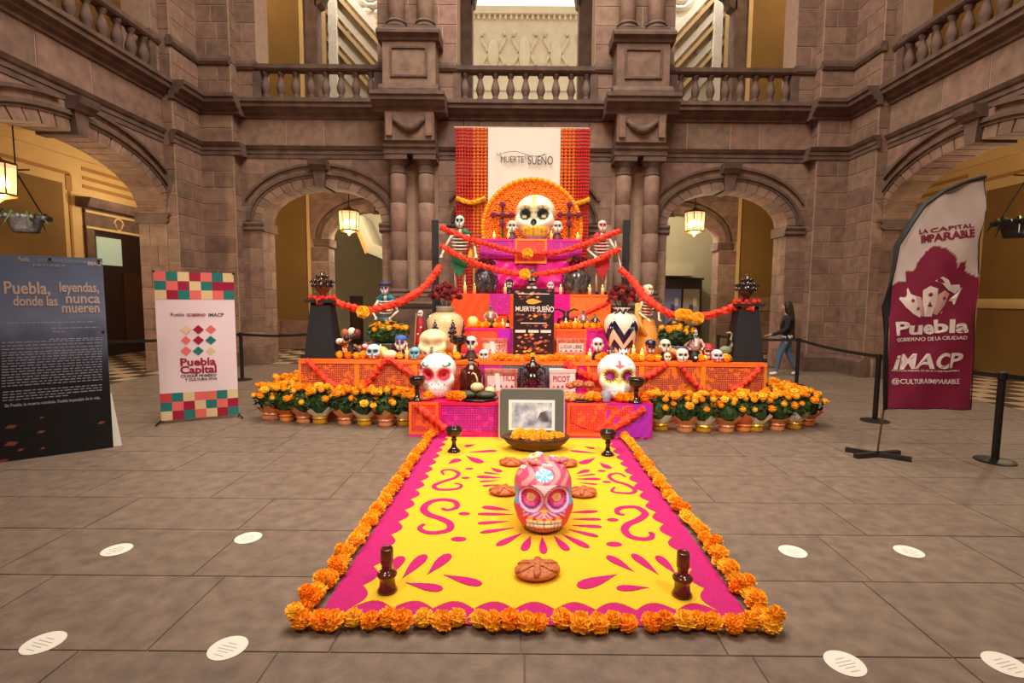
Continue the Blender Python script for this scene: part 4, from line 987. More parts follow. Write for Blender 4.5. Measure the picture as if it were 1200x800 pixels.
def skull(px, Y, z, w, h, paint, label, name='sugar_skull', nu=72, nv=48, group=None, rz=0, d=None, cat='skull'):
    p = spot(px, Y, z); o = put(name, skull_mesh(name, paint, nu, nv), None, p, (0,0,rz), (w/.86, (d or w*1.0)/.98, h))
    return tag(o, label, cat, group)
def bead(root, pts, r, mat, nm):
    for q in pts: MB().ball(q, r, 8, 6).build(nm, mat, root, True)
skull(627, 9.5, ZE, .74, .84, p_top, 'large cream skull with yellow teeth at the top of the altar', 'papier_mache_skull', 150, 110, rz=-.12, d=.8)
s1 = skull(513, 6.5, ZA, .48, .56, p_red, 'white sugar skull with red eyes on the lowest step', 'sugar_skull', 150, 110)
s2 = skull(722, 6.48, ZA, .5, .57, p_pur, 'white sugar skull with purple eyes and yellow petals on the lowest step', 'sugar_skull', 150, 110)
rp = flr(636, 618)
rs = thing('painted_skull', 'pink painted skull with white teeth standing on the sand carpet', 'skull', (rp.x, rp.y+.02, .012), .0)
o = put('skull_shell', skull_mesh('skull_shell', p_rug, 210, 150, long=1.25, EL=SK_R), rs, None, None, (.5, .5, .5))
PETW = M('paper_flower', (246,214,196), .6); PETP = M('pink_flower', (222,120,140), .6)
for k in range(9):
    a = k*.7; fl = MB()
    for j in range(6): fl.ball((.04*math.cos(j*1.05), .04*math.sin(j*1.05), 0), (.028,.028,.018), 6, 5)
    fl.ball((0,0,.012), .018, 6, 5, 1)
    fl.build('crown_flower', [PETW if k % 2 else PETP, MARIY], rs, False, (.12*math.cos(a), .05+.09*math.sin(a), .485-.02*(k % 3)), (rnd.uniform(-.4,.4), rnd.uniform(-.4,.4), 0))
for px, Y, z, w_, h, pt, lb in ((438, 7.12, ZB2, .2, .21, p_simple((226,232,236), (24,60,80), (110,170,200), jaw=(210,110,140)), 'small white skull with blue eyes on the left of the wide step'),
    (486, 7.09, ZB2, .15, .18, p_simple((120,180,206), (20,40,60)), 'small pale blue skull next to the cream skull'),
    (567, 7.1, ZB2, .14, .15, p_simple((244,232,214), (20,18,18), (190,150,120)), 'small bone white skull in front of the left tin box'),
    (799, 7.1, ZB2, .17, .19, p_simple((246,238,222)), 'small plain white skull on the right of the wide step'),
    (840, 7.1, ZB2, .16, .18, p_simple((226,214,226), (60,30,70), jaw=(210,60,110)), 'small lilac skull with pink jaw near the right pedestal'),
    (782, 7.1, ZB2, .1, .13, p_simple((240,226,180), (90,60,30)), 'tiny cream skull below the bald mask'),
    (508, 7.25, ZB2, .42, .42, p_simple((250,226,170), (214,180,130), None), 'cream skull behind the red eyed sugar skull'),
    (623, 8.85, ZD, .22, .21, p_simple((90,60,60), (244,232,214), (30,20,20)), 'dark skull figurine with pale eyes behind the poster'),
    (830, 7.4, ZB2, .2, .24, p_simple((176,34,34), (30,20,20), (240,200,180)), 'red devil skull at the right of the wide step')):
    skull(px, Y, z, w_, h, pt, lb, 'small_skull', 40, 28, 'small skulls on the altar')
skull(623, 8.88, ZD+.2, .26, .24, p_simple((70,52,50), (236,220,206), (20,16,16)), 'brown skull stacked on the dark skull behind the poster', 'small_skull', 40, 28, 'small skulls on the altar')
# ------------------------------------------------------------------ turned clay things
def goblet(p, h, label, prof, mat=CLAYB, name='clay_goblet', n=20, cat='candlestick', group=None):
    t = thing(name, label, cat, tuple(p), group=group)
    MB().lathe([(r*h, z*h) for r, z in prof], n).build('body', mat, t, True)
    return t
CUP = [(.0,0), (.26,0), (.27,.04), (.2,.1), (.11,.2), (.08,.35), (.09,.45), (.13,.5), (.09,.54), (.12,.6), (.26,.68), (.33,.8), (.34,.96), (.32,1.0), (.28,.98), (.27,.85), (.0,.74)]
STEM = [(.0,0), (.215,0), (.225,.03), (.2,.07), (.172,.15), (.168,.25), (.18,.32), (.215,.37), (.222,.41), (.17,.46), (.115,.49), (.1,.53), (.122,.56), (.1,.595), (.135,.63), (.142,.7), (.138,.96), (.125,.99), (.1,.97), (.1,.7), (0,.68)]
GB = 'black clay goblets and candlesticks'
for px, py, lb in ((454,694,'brown glazed clay candlestick at the near left of the carpet'), (799,699,'brown glazed clay candlestick at the near right of the carpet')):
    p = flr(px, py); goblet((p.x, p.y, .011), .26, lb, STEM, CLAYBR, 'clay_candlestick', 24, group=GB)
for px, py, lb in ((532,530,'dark clay goblet at the far left of the carpet'), (712,534,'dark clay goblet at the far right of the carpet')):
    p = flr(px, py); goblet((p.x, p.y, .011), .27, lb, CUP, CLAYB, group=GB)
goblet(spot(489, 6.22, ZA), .3, 'dark clay goblet left of the red eyed skull', CUP, CLAYB, group=GB); goblet(spot(745, 6.2, ZA), .31, 'dark clay goblet right of the purple eyed skull', CUP, CLAYB, group=GB)
goblet(spot(538, 7.2, ZB2), .33, 'black clay goblet in front of the cream vase', CUP, M('black_clay', (36,30,32), .25), group=GB)
# ornate black clay pot in the middle
t = thing('black_clay_incense_pot', 'ornate black clay pot in front of grey paper at the middle', 'pot', tuple(spot(624, 6.7, ZA)))
MB().lathe([(0,0), (.09,0), (.1,.03), (.06,.07), (.11,.13), (.13,.2), (.12,.27), (.07,.31), (.09,.34), (.11,.37), (.1,.4), (.05,.42), (.03,.45), (.02,.5), (0,.51)], 20).build('body', CLAYB, t, True)
for lv, (R_, z) in enumerate(((.135,.12), (.15,.2), (.135,.28), (.12,.38))):
    for k in range(12): MB().ball((R_*math.cos(k*.5236), R_*math.sin(k*.5236), z), .017, 6, 5).build('applied_bead', CLAYB, t, True)
for sg in (-1, 1): MB().tube([(sg*.1,0,.16), (sg*.17,0,.22), (sg*.16,0,.32), (sg*.1,0,.38)], .014, 6).build('handle', CLAYB, t, True)
# pedestals with crown-like jars
PEDM = M('matt_black_board', (26,25,27), .7)
for px, lb in ((380, 'left'), (871, 'right')):
    p = spot(px, 7.32, ZB2); t = thing('black_pedestal', f'tapered black pedestal at the {lb} end of the wide step', 'pedestal', tuple(p))
    for nm, (a, b, z0, z1) in (('plinth', (.25,.25,0,.05)), ('shaft', (.21,.135,.05,.78)), ('top_board', (.2,.2,.78,.82))):
        MB().add([(-a,-a*.8,z0),(a,-a*.8,z0),(a,a*.8,z0),(-a,a*.8,z0),(-b,-b*.8,z1),(b,-b*.8,z1),(b,b*.8,z1),(-b,b*.8,z1)], [(0,3,2,1),(4,5,6,7),(0,1,5,4),(1,2,6,5),(2,3,7,6),(3,0,4,7)]).build(nm, PEDM, t)
    t = thing('tree_of_life_jar', f'glossy dark beaded clay jar on the {lb} black pedestal', 'jar', (p.x, p.y, p.z+.82))
    MB().lathe([(0,0), (.06,0), (.06,.03), (.035,.07), (.09,.13), (.11,.19), (.1,.25), (.07,.28), (.07,.3), (.05,.33), (.03,.35), (.035,.38), (0,.42)], 18).build('body', CLAYBR if px < 600 else CLAYB, t, True)
    GL = M('gloss_black', (30,28,30), .08, coat=.6)
    for lv, (R_, z, n) in enumerate(((.13,.2,9), (.11,.27,8), (.07,.33,6))):
        for k in range(n): MB().ball((R_*math.cos(k*2*PI/n), R_*math.sin(k*2*PI/n), z), .026, 7, 5).build('beaded_flower', GL, t, True)
    for k in range(6 if px < 600 else 4): MB().tube([(.09*math.cos(k*1.05), .09*math.sin(k*1.05), .2), (.16*math.cos(k*1.05), .16*math.sin(k*1.05), .27), (.18*math.cos(k*1.05), .18*math.sin(k*1.05), .24)], .012, 5).build('curled_arm', GL, t, True)
    for k in range(10):
        a = k*.628; o = put('marigold', MGS[2], None, (p.x+.17*math.cos(a), p.y+.13*math.sin(a)-.02, p.z+.82), None, .07); tag(o, f'{nth(k+1)} reddish flower head round the jar foot on the {lb} pedestal', 'marigold', 'flower heads on the pedestals')
        o.data = RFH
# candles
def candle(px, Y, z, h, label, r=.028, lit=True):
    t = thing('candle', label, 'candle', tuple(spot(px, Y, z)), group='lit candles on the altar')
    MB().lathe([(0,0), (r,0), (r,h*.96), (r*.8,h), (0,h*.97)], 12).build('wax', WAX, t, True)
    MB().tube([(0,0,h*.96), (0,0,h+.012)], .003, 4).build('wick', BLK, t)
    if lit: MB().lathe([(0,0), (.008,.008), (.009,.018), (.004,.034), (0,.045)], 8, (0,0,h+.008)).build('flame', FLAME, t, True)
for px, Y, z, h, lb in ((579,9.28,ZE,.1,'far left on the top step'), (596,9.26,ZE,.12,'left of the large skull on the top step'), (646,9.26,ZE,.12,'right of the large skull on the top step'), (677,9.28,ZE,.1,'far right on the top step'),
    (545,8.76,ZD,.14,'by the green skeleton foot'), (556,8.76,ZD,.13,'beside the left dark jar'), (592,8.76,ZD,.12,'by the black figurine'), (657,8.76,ZD,.12,'by the white mask'), (691,8.76,ZD,.12,'beside the right silver jar'), (706,8.76,ZD,.12,'at the red skeleton foot'),
    (663,8.12,ZC,.12,'by the antler figure'), (674,8.12,ZC,.12,'between the antler figure and the striped figurine'), (589,8.14,ZC,.1,'on the third step left of the poster'),
    (446,7.2,ZB2,.15,'beside the pale gourd on the left'), (477,7.12,ZB2,.13,'beside the pale blue skull'), (691,7.1,ZB2,.13,'in front of the white mask'), (742,7.2,ZB2,.18,'under the zigzag vase'), (752,7.12,ZB2,.14,'left of the navy capped head'), (533,7.2,ZB2,.14,'right of the cream skull')):
    candle(px, Y, z, h, 'short pale yellow candle '+lb)
# ------------------------------------------------------------------ vases
CRV = M('cream_glaze', (240,204,150), .25, noise=(3, .12), coat=.4); NAVY = M('navy_glaze', (26,24,60), .25, coat=.4); GREYV = M('grey_glaze', (160,146,126), .4); WGL = M('white_glaze', (244,232,206), .22, coat=.4)
VP = [(.0,0), (.16,0), (.17,.02), (.2,.12), (.25,.3), (.28,.45), (.275,.53), (.23,.6), (.17,.635), (.135,.65), (.13,.7), (.14,.735), (.125,.74), (.115,.66), (0,.6)]
def vr(z, P):
    for (r0, z0), (r1, z1) in zip(P, P[1:]):
        if z0 <= z <= z1: return r0+(r1-r0)*(z-z0)/(z1-z0+1e-9)
    return P[5][0]
v1 = thing('flower_vase', 'cream talavera vase with navy floral sprigs left of the tins', 'vase', tuple(spot(522, 7.72, ZB2)))
MB().lathe(VP[:10], 32).build('body', CRV, v1, True); MB().lathe(VP[9:], 28).build('neck', GREYV, v1, True)
def onv(ang, z, off, P, sy=1): r = vr(z, P)+off; return (r*math.sin(ang), -r*math.cos(ang), z)
for ac in (-.42, .55, 1.55, 2.6, -1.5, -2.5):
    for (da, dz, q) in ((0,.36,.034), (0,.44,.022), (0,.28,.022), (.16,.36,.02), (-.16,.36,.02), (.11,.42,.018), (-.11,.42,.018), (.11,.3,.018), (-.11,.3,.018), (0,.5,.016), (0,.22,.016), (0,.535,.01), (.07,.47,.012), (-.07,.47,.012), (.07,.245,.012), (-.07,.245,.012)):
        MB().ball(onv(ac+da*1.15, dz, -.004, VP), (q*1.25,)*3, 8, 6).build('painted_sprig', NAVY, v1, True)
    MB().ball(onv(ac, .36, .016, VP), .013, 7, 5).build('sprig_center', CRV, v1, True)
v2 = thing('flower_vase', 'white vase with bold navy zigzag bands at the right', 'vase', tuple(spot(727, 7.72, ZB2)))
ZP = [(.0,0), (.13,0), (.14,.02), (.17,.12), (.235,.3), (.265,.45), (.255,.55), (.2,.63), (.13,.66), (.1,.68), (.1,.71), (.14,.74), (.12,.74), (.09,.69), (0,.6)]
MB().lathe(ZP, 32).build('body', WGL, v2, True)
def zig(z0, amp, th, n=6):
    mb = MB(); K = n*10; vs = []
    for k in range(K):
        a = 2*PI*k/K; tri = abs((k/10+.5) % 1-.5)*2; zz = z0+amp*(tri-.5)
        for j in range(4):
            z = zz+th*(j/3-.5); vs.append(onv(a, min(max(z,.03),.735), .004, ZP))
    mb.add(vs, [(k*4+j, ((k+1) % K)*4+j, ((k+1) % K)*4+j+1, k*4+j+1) for k in range(K) for j in range(3)])
    return mb
zig(.39, .24, .15, 5).build('zigzag_band', NAVY, v2, True); zig(.13, .18, .12, 5).build('zigzag_band', NAVY, v2, True); zig(.685, .05, .045, 8).build('zigzag_band', NAVY, v2, True)
# flower bunches in the vases
DKR = [M('crimson_bloom', (120,22,26), .8, var=.3), M('wine_bloom', (90,18,22), .8, var=.3), M('rust_bloom', (176,70,26), .8, var=.2)]
DKM = [marigold_mesh('dried_bloom', m, 40+i, 3) for i, m in enumerate(DKR)]
for v, lb, R_ in ((v1, 'bunch of dark red dried flowers in the cream vase', .21), (v2, 'bunch of dark red dried flowers in the zigzag vase', .2)):
    b = v.location; t = thing('flower_bunch', lb, 'flowers', (b.x, b.y, b.z+.69))
    for k in range(46):
        a = k*2.4; e = 1.5-k*.033; r = R_*rnd.uniform(.75,1.1)
        put('dried_bloom', DKM[0 if k % 3 else (2 if k % 2 else 1)], t, (r*math.cos(a)*math.cos(e), r*math.sin(a)*math.cos(e), .12+r*1.05*math.sin(e)), (rnd.uniform(-1,1), rnd.uniform(-1,1), 0), rnd.uniform(.06,.1))
    for k in range(7): MB().tube([(0,0,-.04), (.12*math.cos(k*.9), .12*math.sin(k*.9), .15)], .006, 4).build('stem', LEAF, t)
# carved dark jars of the fourth step
JD = [M('pewter_carved', (104,98,104), .3, metal=.4, noise=(16, .7), col2=(40,36,48)), M('silver_carved', (140,138,128), .25, metal=.5, noise=(14, .7), col2=(54,50,56))]
for i, (px, h, w_, lb) in enumerate(((568,.43,.2,'pewter coloured carved jar with dark flowers on the fourth step'), (675,.48,.215,'silver coloured carved jar with dark flowers on the fourth step'))):
    t = thing('carved_jar', lb, 'jar', tuple(spot(px, 8.98, ZD)))
    n = 28; mb = MB(); P = [(.0,0), (.8,0), (.86,.05), (.98,.3), (1.0,.6), (.9,.8), (.72,.88), (.66,.92), (.7,1.0), (.6,.99), (0,.85)]
    mb.lathe([(r*w_, z*h) for r, z in P], n); mb.build('body', JD[i], t, True)
    for k in range(8):
        a = k*PI/4+.2
        MB().tube([(w_*1.0*math.sin(a+.12*s_), -w_*1.0*math.cos(a+.12*s_), h*(.12+.11*j)) for j, s_ in enumerate((0,1,2,2.4,2,1,0))], [.012,.018,.02,.02,.018,.014,.008], 6).build('carved_scroll', JD[1-i], t, True)
    for sg in (-1, 1): MB().tube([(sg*w_*.9,0,h*.4), (sg*w_*1.15,0,h*.5), (sg*w_*1.1,0,h*.68), (sg*w_*.85,0,h*.75)], .014, 6).build('handle', JD[i], t, True)
    for k in range(16):
        a = k*2.4; r = w_*.85*math.sqrt((k+.5)/16); put('dried_bloom', DKM[k % 2 if k % 4 else 2], t, (r*math.cos(a), r*math.sin(a), h+.03+.1*(1-r/w_)), (0,0,k), .09)
# ------------------------------------------------------------------ marigold half disc behind the large skull
t = thing('marigold_arch_panel', 'round panel covered in orange marigolds behind the large skull', 'flower panel', (0.13, 10.1, 0))
R_, zc = .95, 3.02
pts = [(R_*math.cos(-.3+(PI+.6)*k/40), zc+R_*math.sin(-.3+(PI+.6)*k/40)) for k in range(41)]
MB().prism([(-.9, ZD+.1)]+[p for p in reversed(pts)]+[(.9, ZD+.1)], -.0, .06).build('backing_board', M('orange_board', (226,104,10), .8), t)
mb = MB(); q = 0
for i in range(36):
    for j in range(34):
        x = -R_+2*R_*(i+.5*(j % 2))/35; z = zc-.34+(R_+.34)*j/33*1.0
        if x*x+(z-zc)**2 < (R_-.02)**2 and abs(x) < R_:
            mb.ball((x+rnd.uniform(-.01,.01), -.02, z+rnd.uniform(-.01,.01)), (.034,.028,.026), 6, 4, rnd.choice((0,0,0,2)))
o = mb.build('marigold_cover', [M('arc_orange', (252,132,14), .7), MARIY, M('arc_deep_orange', (244,112,10), .7)], t); o['kind'] = 'stuff'
rim = MB()
for k in range(64):
    a = -.3+(PI+.6)*k/63; rim.ball((R_*math.cos(a), -.03, zc+R_*math.sin(a)), (.05,.06,.05), 6, 4, k % 2)
rim.build('marigold_rim', [MATS['arc_orange'], MARI], t)['kind'] = 'stuff'
for px, lb in ((589, 'left'), (667, 'right')):
    p = at(px, 252, 9.98); t = thing('flower_cross', f'dark cross with purple flower ends {lb} of the large skull', 'cross', tuple(p))
    MB().box(-.24, .24, -.02, .02, -.02, .02).box(-.02, .02, -.02, .02, -.42, .2).build('cross_bars', M('dark_moss', (58,60,30), .8), t)
    PUR = M('purple_flower', (120,20,70), .7)
    for dx, dz in ((0,0), (0,.19), (0,-.17), (-.17,0), (.17,0)):
        f = MB()
        for j in range(6): f.ball((dx+.035*math.cos(j*1.05), -.035, dz+.035*math.sin(j*1.05)), (.028,.02,.028), 6, 5)
        f.ball((dx,-.05,dz), .02, 6, 5); f.build('purple_flower', PUR, t, True)
# black posts
for px, lb in ((511,'left'), (729,'right')):
    p = spot(px, 8.95, 0); z1 = at(px, 258, 8.95).z; t = thing('black_post', f'slim black post rising at the {lb} of the altar', 'post', tuple(p))
    MB().box(-.055, .055, -.03, .03, .04, z1).build('upright', PEDM, t); MB().box(-.2, .2, -.2, .2, 0, .04).build('foot_plate', PEDM, t)
# ------------------------------------------------------------------ hanging cloth and flower curtains
YH = 11.9
ztop = at(612, 150, YH).z; zbot = at(612, 283, YH).z
rod = thing('curtain_rod', 'thin pale rod carrying the cloth banner below the balcony', 'rod', (0, YH+.06, ztop+.02))
MB().tube([(at(532,152,YH).x, 0, 0), (at(691,152,YH).x, 0, 0)], .018, 6).build('rod', M('pale_rod', (214,190,170), .5), rod)
for x in (-1.4, 1.45): MB().tube([(x, 0, 0), (x, .0, .28)], .006, 4).build('hanger_wire', IRON, rod)
x0, x1 = at(572,160,YH).x, at(657,160,YH).x
t = thing('cloth_banner', 'white hanging cloth printed with the exhibition title above the skull', 'banner', ((x0+x1)/2, YH, 0)); W_ = x1-x0
vs = []; nx, nz = 24, 20
for i in range(nx+1):
    for j in range(nz+1):
        u, v = i/nx, j/nz; e = abs(u-.5)*2
        vs.append((W_*(u-.5), .03*math.sin(u*9+v*2)*v*.5-.035*math.exp(-((e-.55-.5*(1-v)*.3)/.07)**2)*math.exp(-((v-.2)/.2)**2), ztop+(zbot-.9-ztop)*v))
MB().add(vs, [(i*(nz+1)+j, (i+1)*(nz+1)+j, (i+1)*(nz+1)+j+1, i*(nz+1)+j+1) for i in range(nx) for j in range(nz)]).build('cloth', M('white_cloth', (250,232,214), .85), t, True)
TXD = M('dark_print', (70,62,60), .7)
text('LA', .1, TXD, t, (-.56, -.06, at(612,186,YH).z+.08)); text('MUERTE', .2, TXD, t, (-.27, -.06, at(612,188,YH).z), wid=.52); text('ES', .1, TXD, t, (.05, -.06, at(612,188,YH).z+.06)); text('SUE\u00d1O', .27, TXD, t, (.37, -.06, at(612,189,YH).z), wid=.56)
MB().tube([(-.5+.05*k, -.06, at(612,181,YH).z+.05*math.sin(k*.31)) for k in range(21)], .006, 4).build('title_flourish', TXD, t)
STR = [M('red_flower_string', (206,40,20), .75, var=.1), M('orange_flower_string', (248,112,16), .75, var=.1)]
def strand_mesh(L, r, mat):
    prof = [(0, 0)]; n = int(L/.075)
    for k in range(n):
        z = -L*k/n; h = L/n; prof += [(r*.35, z-h*.04), (r*.95, z-h*.3), (r, z-h*.5), (r*.9, z-h*.75)]
    prof.append((0, -L)); return MB().lathe([(a, b) for a, b in reversed(prof)], 8).mesh('flower_strand', mat, True)
L_ = ztop-at(612, 345, YH).z
SM = [strand_mesh(L_, .033, STR[0]), strand_mesh(L_, .045, STR[1])]
for side, lay_ in (('left', [(535,0),(538.3,0),(541.6,0),(545,0),(548.3,0),(551.6,0),(555.5,1),(560,1),(564.5,1),(569,1)]), ('right', [(659,1),(663.5,1),(668,1),(672.5,1),(676,0),(679,0),(682,0),(685,0),(687.7,0),(690.5,0)])):
    t = thing('flower_curtain', f'curtain of red and orange flower strands {side} of the cloth banner', 'flower curtain', (0, YH, ztop))
    for px, c in lay_: put('flower_strand', SM[c], t, (at(px, 165, YH).x, rnd.uniform(-.02,.02)+.03, 0), (0, 0, rnd.uniform(0, 3)))
    xa, xb = at(lay_[0][0], 232, YH).x, at(lay_[-1][0], 232, YH).x; zz = at(612, 233, YH).z-ztop
    MB().tube([(xa+(xb-xa)*k/12, -.07, zz-.1*math.sin(PI*k/12)) for k in range(13)], [.05+.012*(k % 2) for k in range(13)], 8, jit=.2).build('tie_garland', MARI, t)
# ------------------------------------------------------------------ boards, tins, frame, bowl on and before the altar
def tile_strip(o): pass
pl, pr = at(601, 420, 7.9), at(648.5, 420, 7.9)
W_ = pr.x-pl.x; zt = at(625, 338, 7.9).z
t = thing('title_poster', 'black poster with white title and golden fish leaning on the third step', 'poster', ((pl.x+pr.x)/2, 7.86, ZB2), rx=-.02)
H_ = zt-ZB2; PBK = M('poster_black', (36,22,28), .4)
MB().box(-W_/2, W_/2, 0, .02, 0, H_).build('board', PBK, t)
mb = MB().prism([(-.12,H_*.8), (-.09,H_*.835), (-.02,H_*.85), (.06,H_*.83), (.13,H_*.805), (.07,H_*.785), (0,H_*.765), (-.08,H_*.77)], -.004, 0); mb.build('golden_leaf_print', M('golden_print', (238,172,60), .5), t)
PW = M('white_print', (240,228,216), .5); PPK = M('rose_print', (206,110,90), .5); PRD = M('rust_print', (140,66,52), .5)
text('MUERTE', .1, PW, t, (-.13, -.003, H_*.69), wid=.3, bold=.02); text('es', .05, PW, t, (.045, -.003, H_*.71)); text('SUE\u00d1O', .12, PW, t, (.18, -.003, H_*.685), wid=.26, bold=.02)
MB().box(-.2, .2, -.003, 0, H_*.473, H_*.485).build('text_line', PW, t); MB().box(-.24, .24, -.003, 0, H_*.915, H_*.925).build('text_line', PW, t)
for x in (-.2, 0, .19): MB().box(x-.08, x+.08, -.003, 0, H_*.335, H_*.375).build('text_block', PW, t)
for k in range(90):
    x, z = rnd.uniform(-W_/2+.04, W_/2-.05), H_*(rnd.uniform(.03,.62) if k < 76 else rnd.uniform(.84,.97)); s_ = rnd.uniform(.012,.04)
    if abs(z/H_-.355) < .05 or abs(z/H_-.48) < .03: continue
    MB().prism([(x-s_,z), (x,z+s_*.7), (x+s_*1.3,z+s_*.2), (x,z-s_*.6)], -.0025, 0).build('printed_petal', (PPK, PRD, M('golden_print', (238,172,60)), PRD)[k % 4], t)
# tins
TIN = M('tin_red', (190,60,54), .35, metal=.2, noise=(20, .5), col2=(214,170,140)); TINW = M('tin_white', (226,214,206), .35); TINR = M('tin_letter_red', (176,26,30), .4); TING = M('tin_grey', (96,96,88), .4)
def tin(pxl, pxr, pyt, Y, z, words, label, body=TIN, lm=TINR, stripe=None):
    a, b = spot(pxl, Y, z), spot(pxr, Y, z); W_ = b.x-a.x; H_ = at((pxl+pxr)/2, pyt, Y).z-z
    t = thing('tin_box', label, 'tin', ((a.x+b.x)/2, Y, z), group='printed tin boxes')
    MB().box(-W_/2, W_/2, 0, .18, 0, H_*.86).build('box', body, t); MB().box(-W_/2-.008, W_/2+.008, -.008, .188, H_*.86, H_).build('lid', body, t)
    MB().box(-W_*.42, W_*.42, -.003, 0, H_*.16, H_*.72).build('printed_panel', TINW, t)
    for x, s_, zz, wd in words: text(x, s_, lm, t, (wd[0]*W_, -.005, H_*zz), wid=wd[1]*W_, bold=.015)
    for k in range(5): MB().prism([(-W_*.4+.17*W_*k, H_*.2), (-W_*.34+.17*W_*k, H_*.34), (-W_*.28+.17*W_*k, H_*.2)], -.005, -.002).build('printed_mark', (TIN, TING, TINR)[k % 3], t)
    if stripe is not None: MB().prism([(stripe*W_-.03, 0.01), (stripe*W_+.03, .01), (stripe*W_+.01, H_*.84), (stripe*W_-.05, H_*.84)], -.007, -.004).build('white_stripe', WHITE, t)
tin(565, 594, 397, 7.86, ZB2, (('LIBRE', .1, .45, (.25,.36)), ('LUCHA', .08, .65, (.25,.36))), 'red and white tin box left of the black poster', stripe=-.05)
tin(652, 686, 397, 7.86, ZB2, (('LUCHA LIBRE', .08, .5, (0,.74)),), 'grey lettered tin box right of the black poster', TIN, TING)
tin(568, 606, 433, 6.86, ZA, (('TICO', .12, .62, (.24,.4)),), 'red lettered tin box behind the gourds on the lowest step', stripe=-.08)
tin(644, 674, 433, 6.86, ZA, (('PICOT', .11, .58, (-.05,.66)),), 'red lettered tin box behind the bread on the lowest step', TINW, TINR, .42)
# photo frame
t = thing('picture_frame', 'grey mounted photograph in a silver frame leaning on the lowest step', 'picture frame', (at(623,500,6.0).x, 5.98, .012), rx=-.1)
W_, H_ = .79, .62; r = .05
def rrect(w, h, r, z0=0): return [(sx*(w/2-r)+r*math.cos(a), z0+h/2+sz*(h/2-r)+r*math.sin(a)) for sx, sz, a0 in ((1,1,0), (-1,1,PI/2), (-1,-1,PI), (1,-1,1.5*PI)) for a in (a0, a0+.4, a0+.8, a0+1.2, a0+PI/2)]
MB().prism(rrect(W_, H_, r), 0, .025).build('silver_frame', M('silver_edge', (224,206,190), .3, metal=.5), t)
MB().prism(rrect(W_-.03, H_-.03, r*.8, .015), -.003, 0).build('grey_mount', M('grey_mount', (104,108,104), .25, noise=(3, .15)), t)
MB().box(-.275, .275, -.006, -.003, .12, .48).build('white_mat', WHITE, t)
PH = bpy.data.materials.new('blue_grey_photograph'); PH.use_nodes = True; N, L = PH.node_tree.nodes, PH.node_tree.links
tc = N.new('ShaderNodeTexCoord'); nz_ = N.new('ShaderNodeTexNoise'); nz_.inputs['Scale'].default_value = 7; nz_.inputs['Detail'].default_value = 8; L.new(tc.outputs['Object'], nz_.inputs[0])
rp_ = N.new('ShaderNodeValToRGB'); rp_.color_ramp.elements[0].color = lin4((80,104,136)); rp_.color_ramp.elements[0].position = .3; rp_.color_ramp.elements[1].color = lin4((236,244,252)); rp_.color_ramp.elements[1].position = .68
L.new(nz_.outputs[0], rp_.inputs[0]); L.new(rp_.outputs[0], N['Principled BSDF'].inputs['Base Color']); N['Principled BSDF'].inputs['Roughness'].default_value = .15
MB().box(-.24, .24, -.008, -.006, .15, .45).build('photograph', PH, t)
for k in range(5): MB().prism([(.06+.02*k,.22), (.1+.02*k,.33-.02*k), (.2,.36-.02*k), (.12+.02*k,.3-.02*k)], -.009, -.008).build('dark_shape', M('photo_dark', (96,92,100), .3), t)
MB().box(-.3, .3, .025, .06, .0, .05).build('stand', DARKW, t)
bp = flr(628, 528); t = thing('wooden_bowl', 'wide shallow dark wooden bowl holding marigolds in front of the frame', 'bowl', (bp.x, 5.62, .011))
MB().lathe([(0,0), (.16,0), (.26,.03), (.34,.09), (.385,.15), (.37,.155), (.3,.1), (.2,.06), (0,.05)], 28, sy=.55).build('bowl', M('dark_bowl_wood', (92,46,28), .35, noise=(8, .4)), t, True)
for k in range(16):
    a = k*2.4; r = .29*math.sqrt((k+.5)/16)
    o = put('marigold', MG[1], None, (bp.x+r*math.cos(a), 5.62+r*.5*math.sin(a), .12), (rnd.uniform(-.3,.3), 0, a), rnd.uniform(.1,.12)); tag(o, f'{nth(k+1)} golden marigold in the wooden bowl, counting out from its centre', 'marigold', 'marigold heads in the bowl')
# bread
def bread_mesh(seed, mat, n=5):
    mb = MB(); mb.ball((0,0,.3), (.5,.42,.34), 18, 9)
    for k in range(3):
        a = k*PI/3+seed; mb.tube([(.46*math.cos(a)*s_, .4*math.sin(a)*s_, .3+.38*math.sqrt(max(0, 1-s_*s_*.95))) for s_ in (-1,-.7,-.35,0,.35,.7,1)], [.05,.09,.06,.09,.06,.09,.05], 7)
    mb.ball((0,0,.7), .11, 10, 7); return mb.mesh('bread_loaf', mat, True)
BR = [bread_mesh(.3, BREAD), bread_mesh(.9, BREADL)]
G_ = 'loaves of bread of the dead'
for px, py, d, lb in ((630,682,.29,'front of the painted skull near the carpet edge'), (589,583,.25,'left front of the painted skull'), (684,585,.25,'right front of the painted skull'), (598,548,.24,'left behind the painted skull'), (664,549,.24,'right behind the painted skull')):
    p = flr(px, py); o = put('bread_loaf', BR[0], None, (p.x, p.y+.06, .011), (0,0,rnd.uniform(-.3,.3)), (d,d*.9,d*.4)); tag(o, 'brown knobbed bread loaf at the '+lb, 'bread', G_)
for px, Y, z, d, lb, m in ((668,6.3,0,.2,'round pale bread beside the picture frame',1), (693,6.32,0,.2,'round pale bread next to the marigolds',1), (680,6.28,0,.15,'small brown bread between the pale loaves',0), (677,6.5,.12,.18,'brown bread stacked at the back of the plate',0), (690,6.5,.12,.16,'brown bread at the top right of the stack',0), (668,6.52,.1,.15,'brown bread at the top left of the stack',0)):
    p = spot(px, Y, ZA+.014+z); o = put('bread_loaf', BR[m], None, p, (.5 if m else .1,0,rnd.uniform(0,3)), (d,d,d*.7)); tag(o, lb, 'bread', G_)
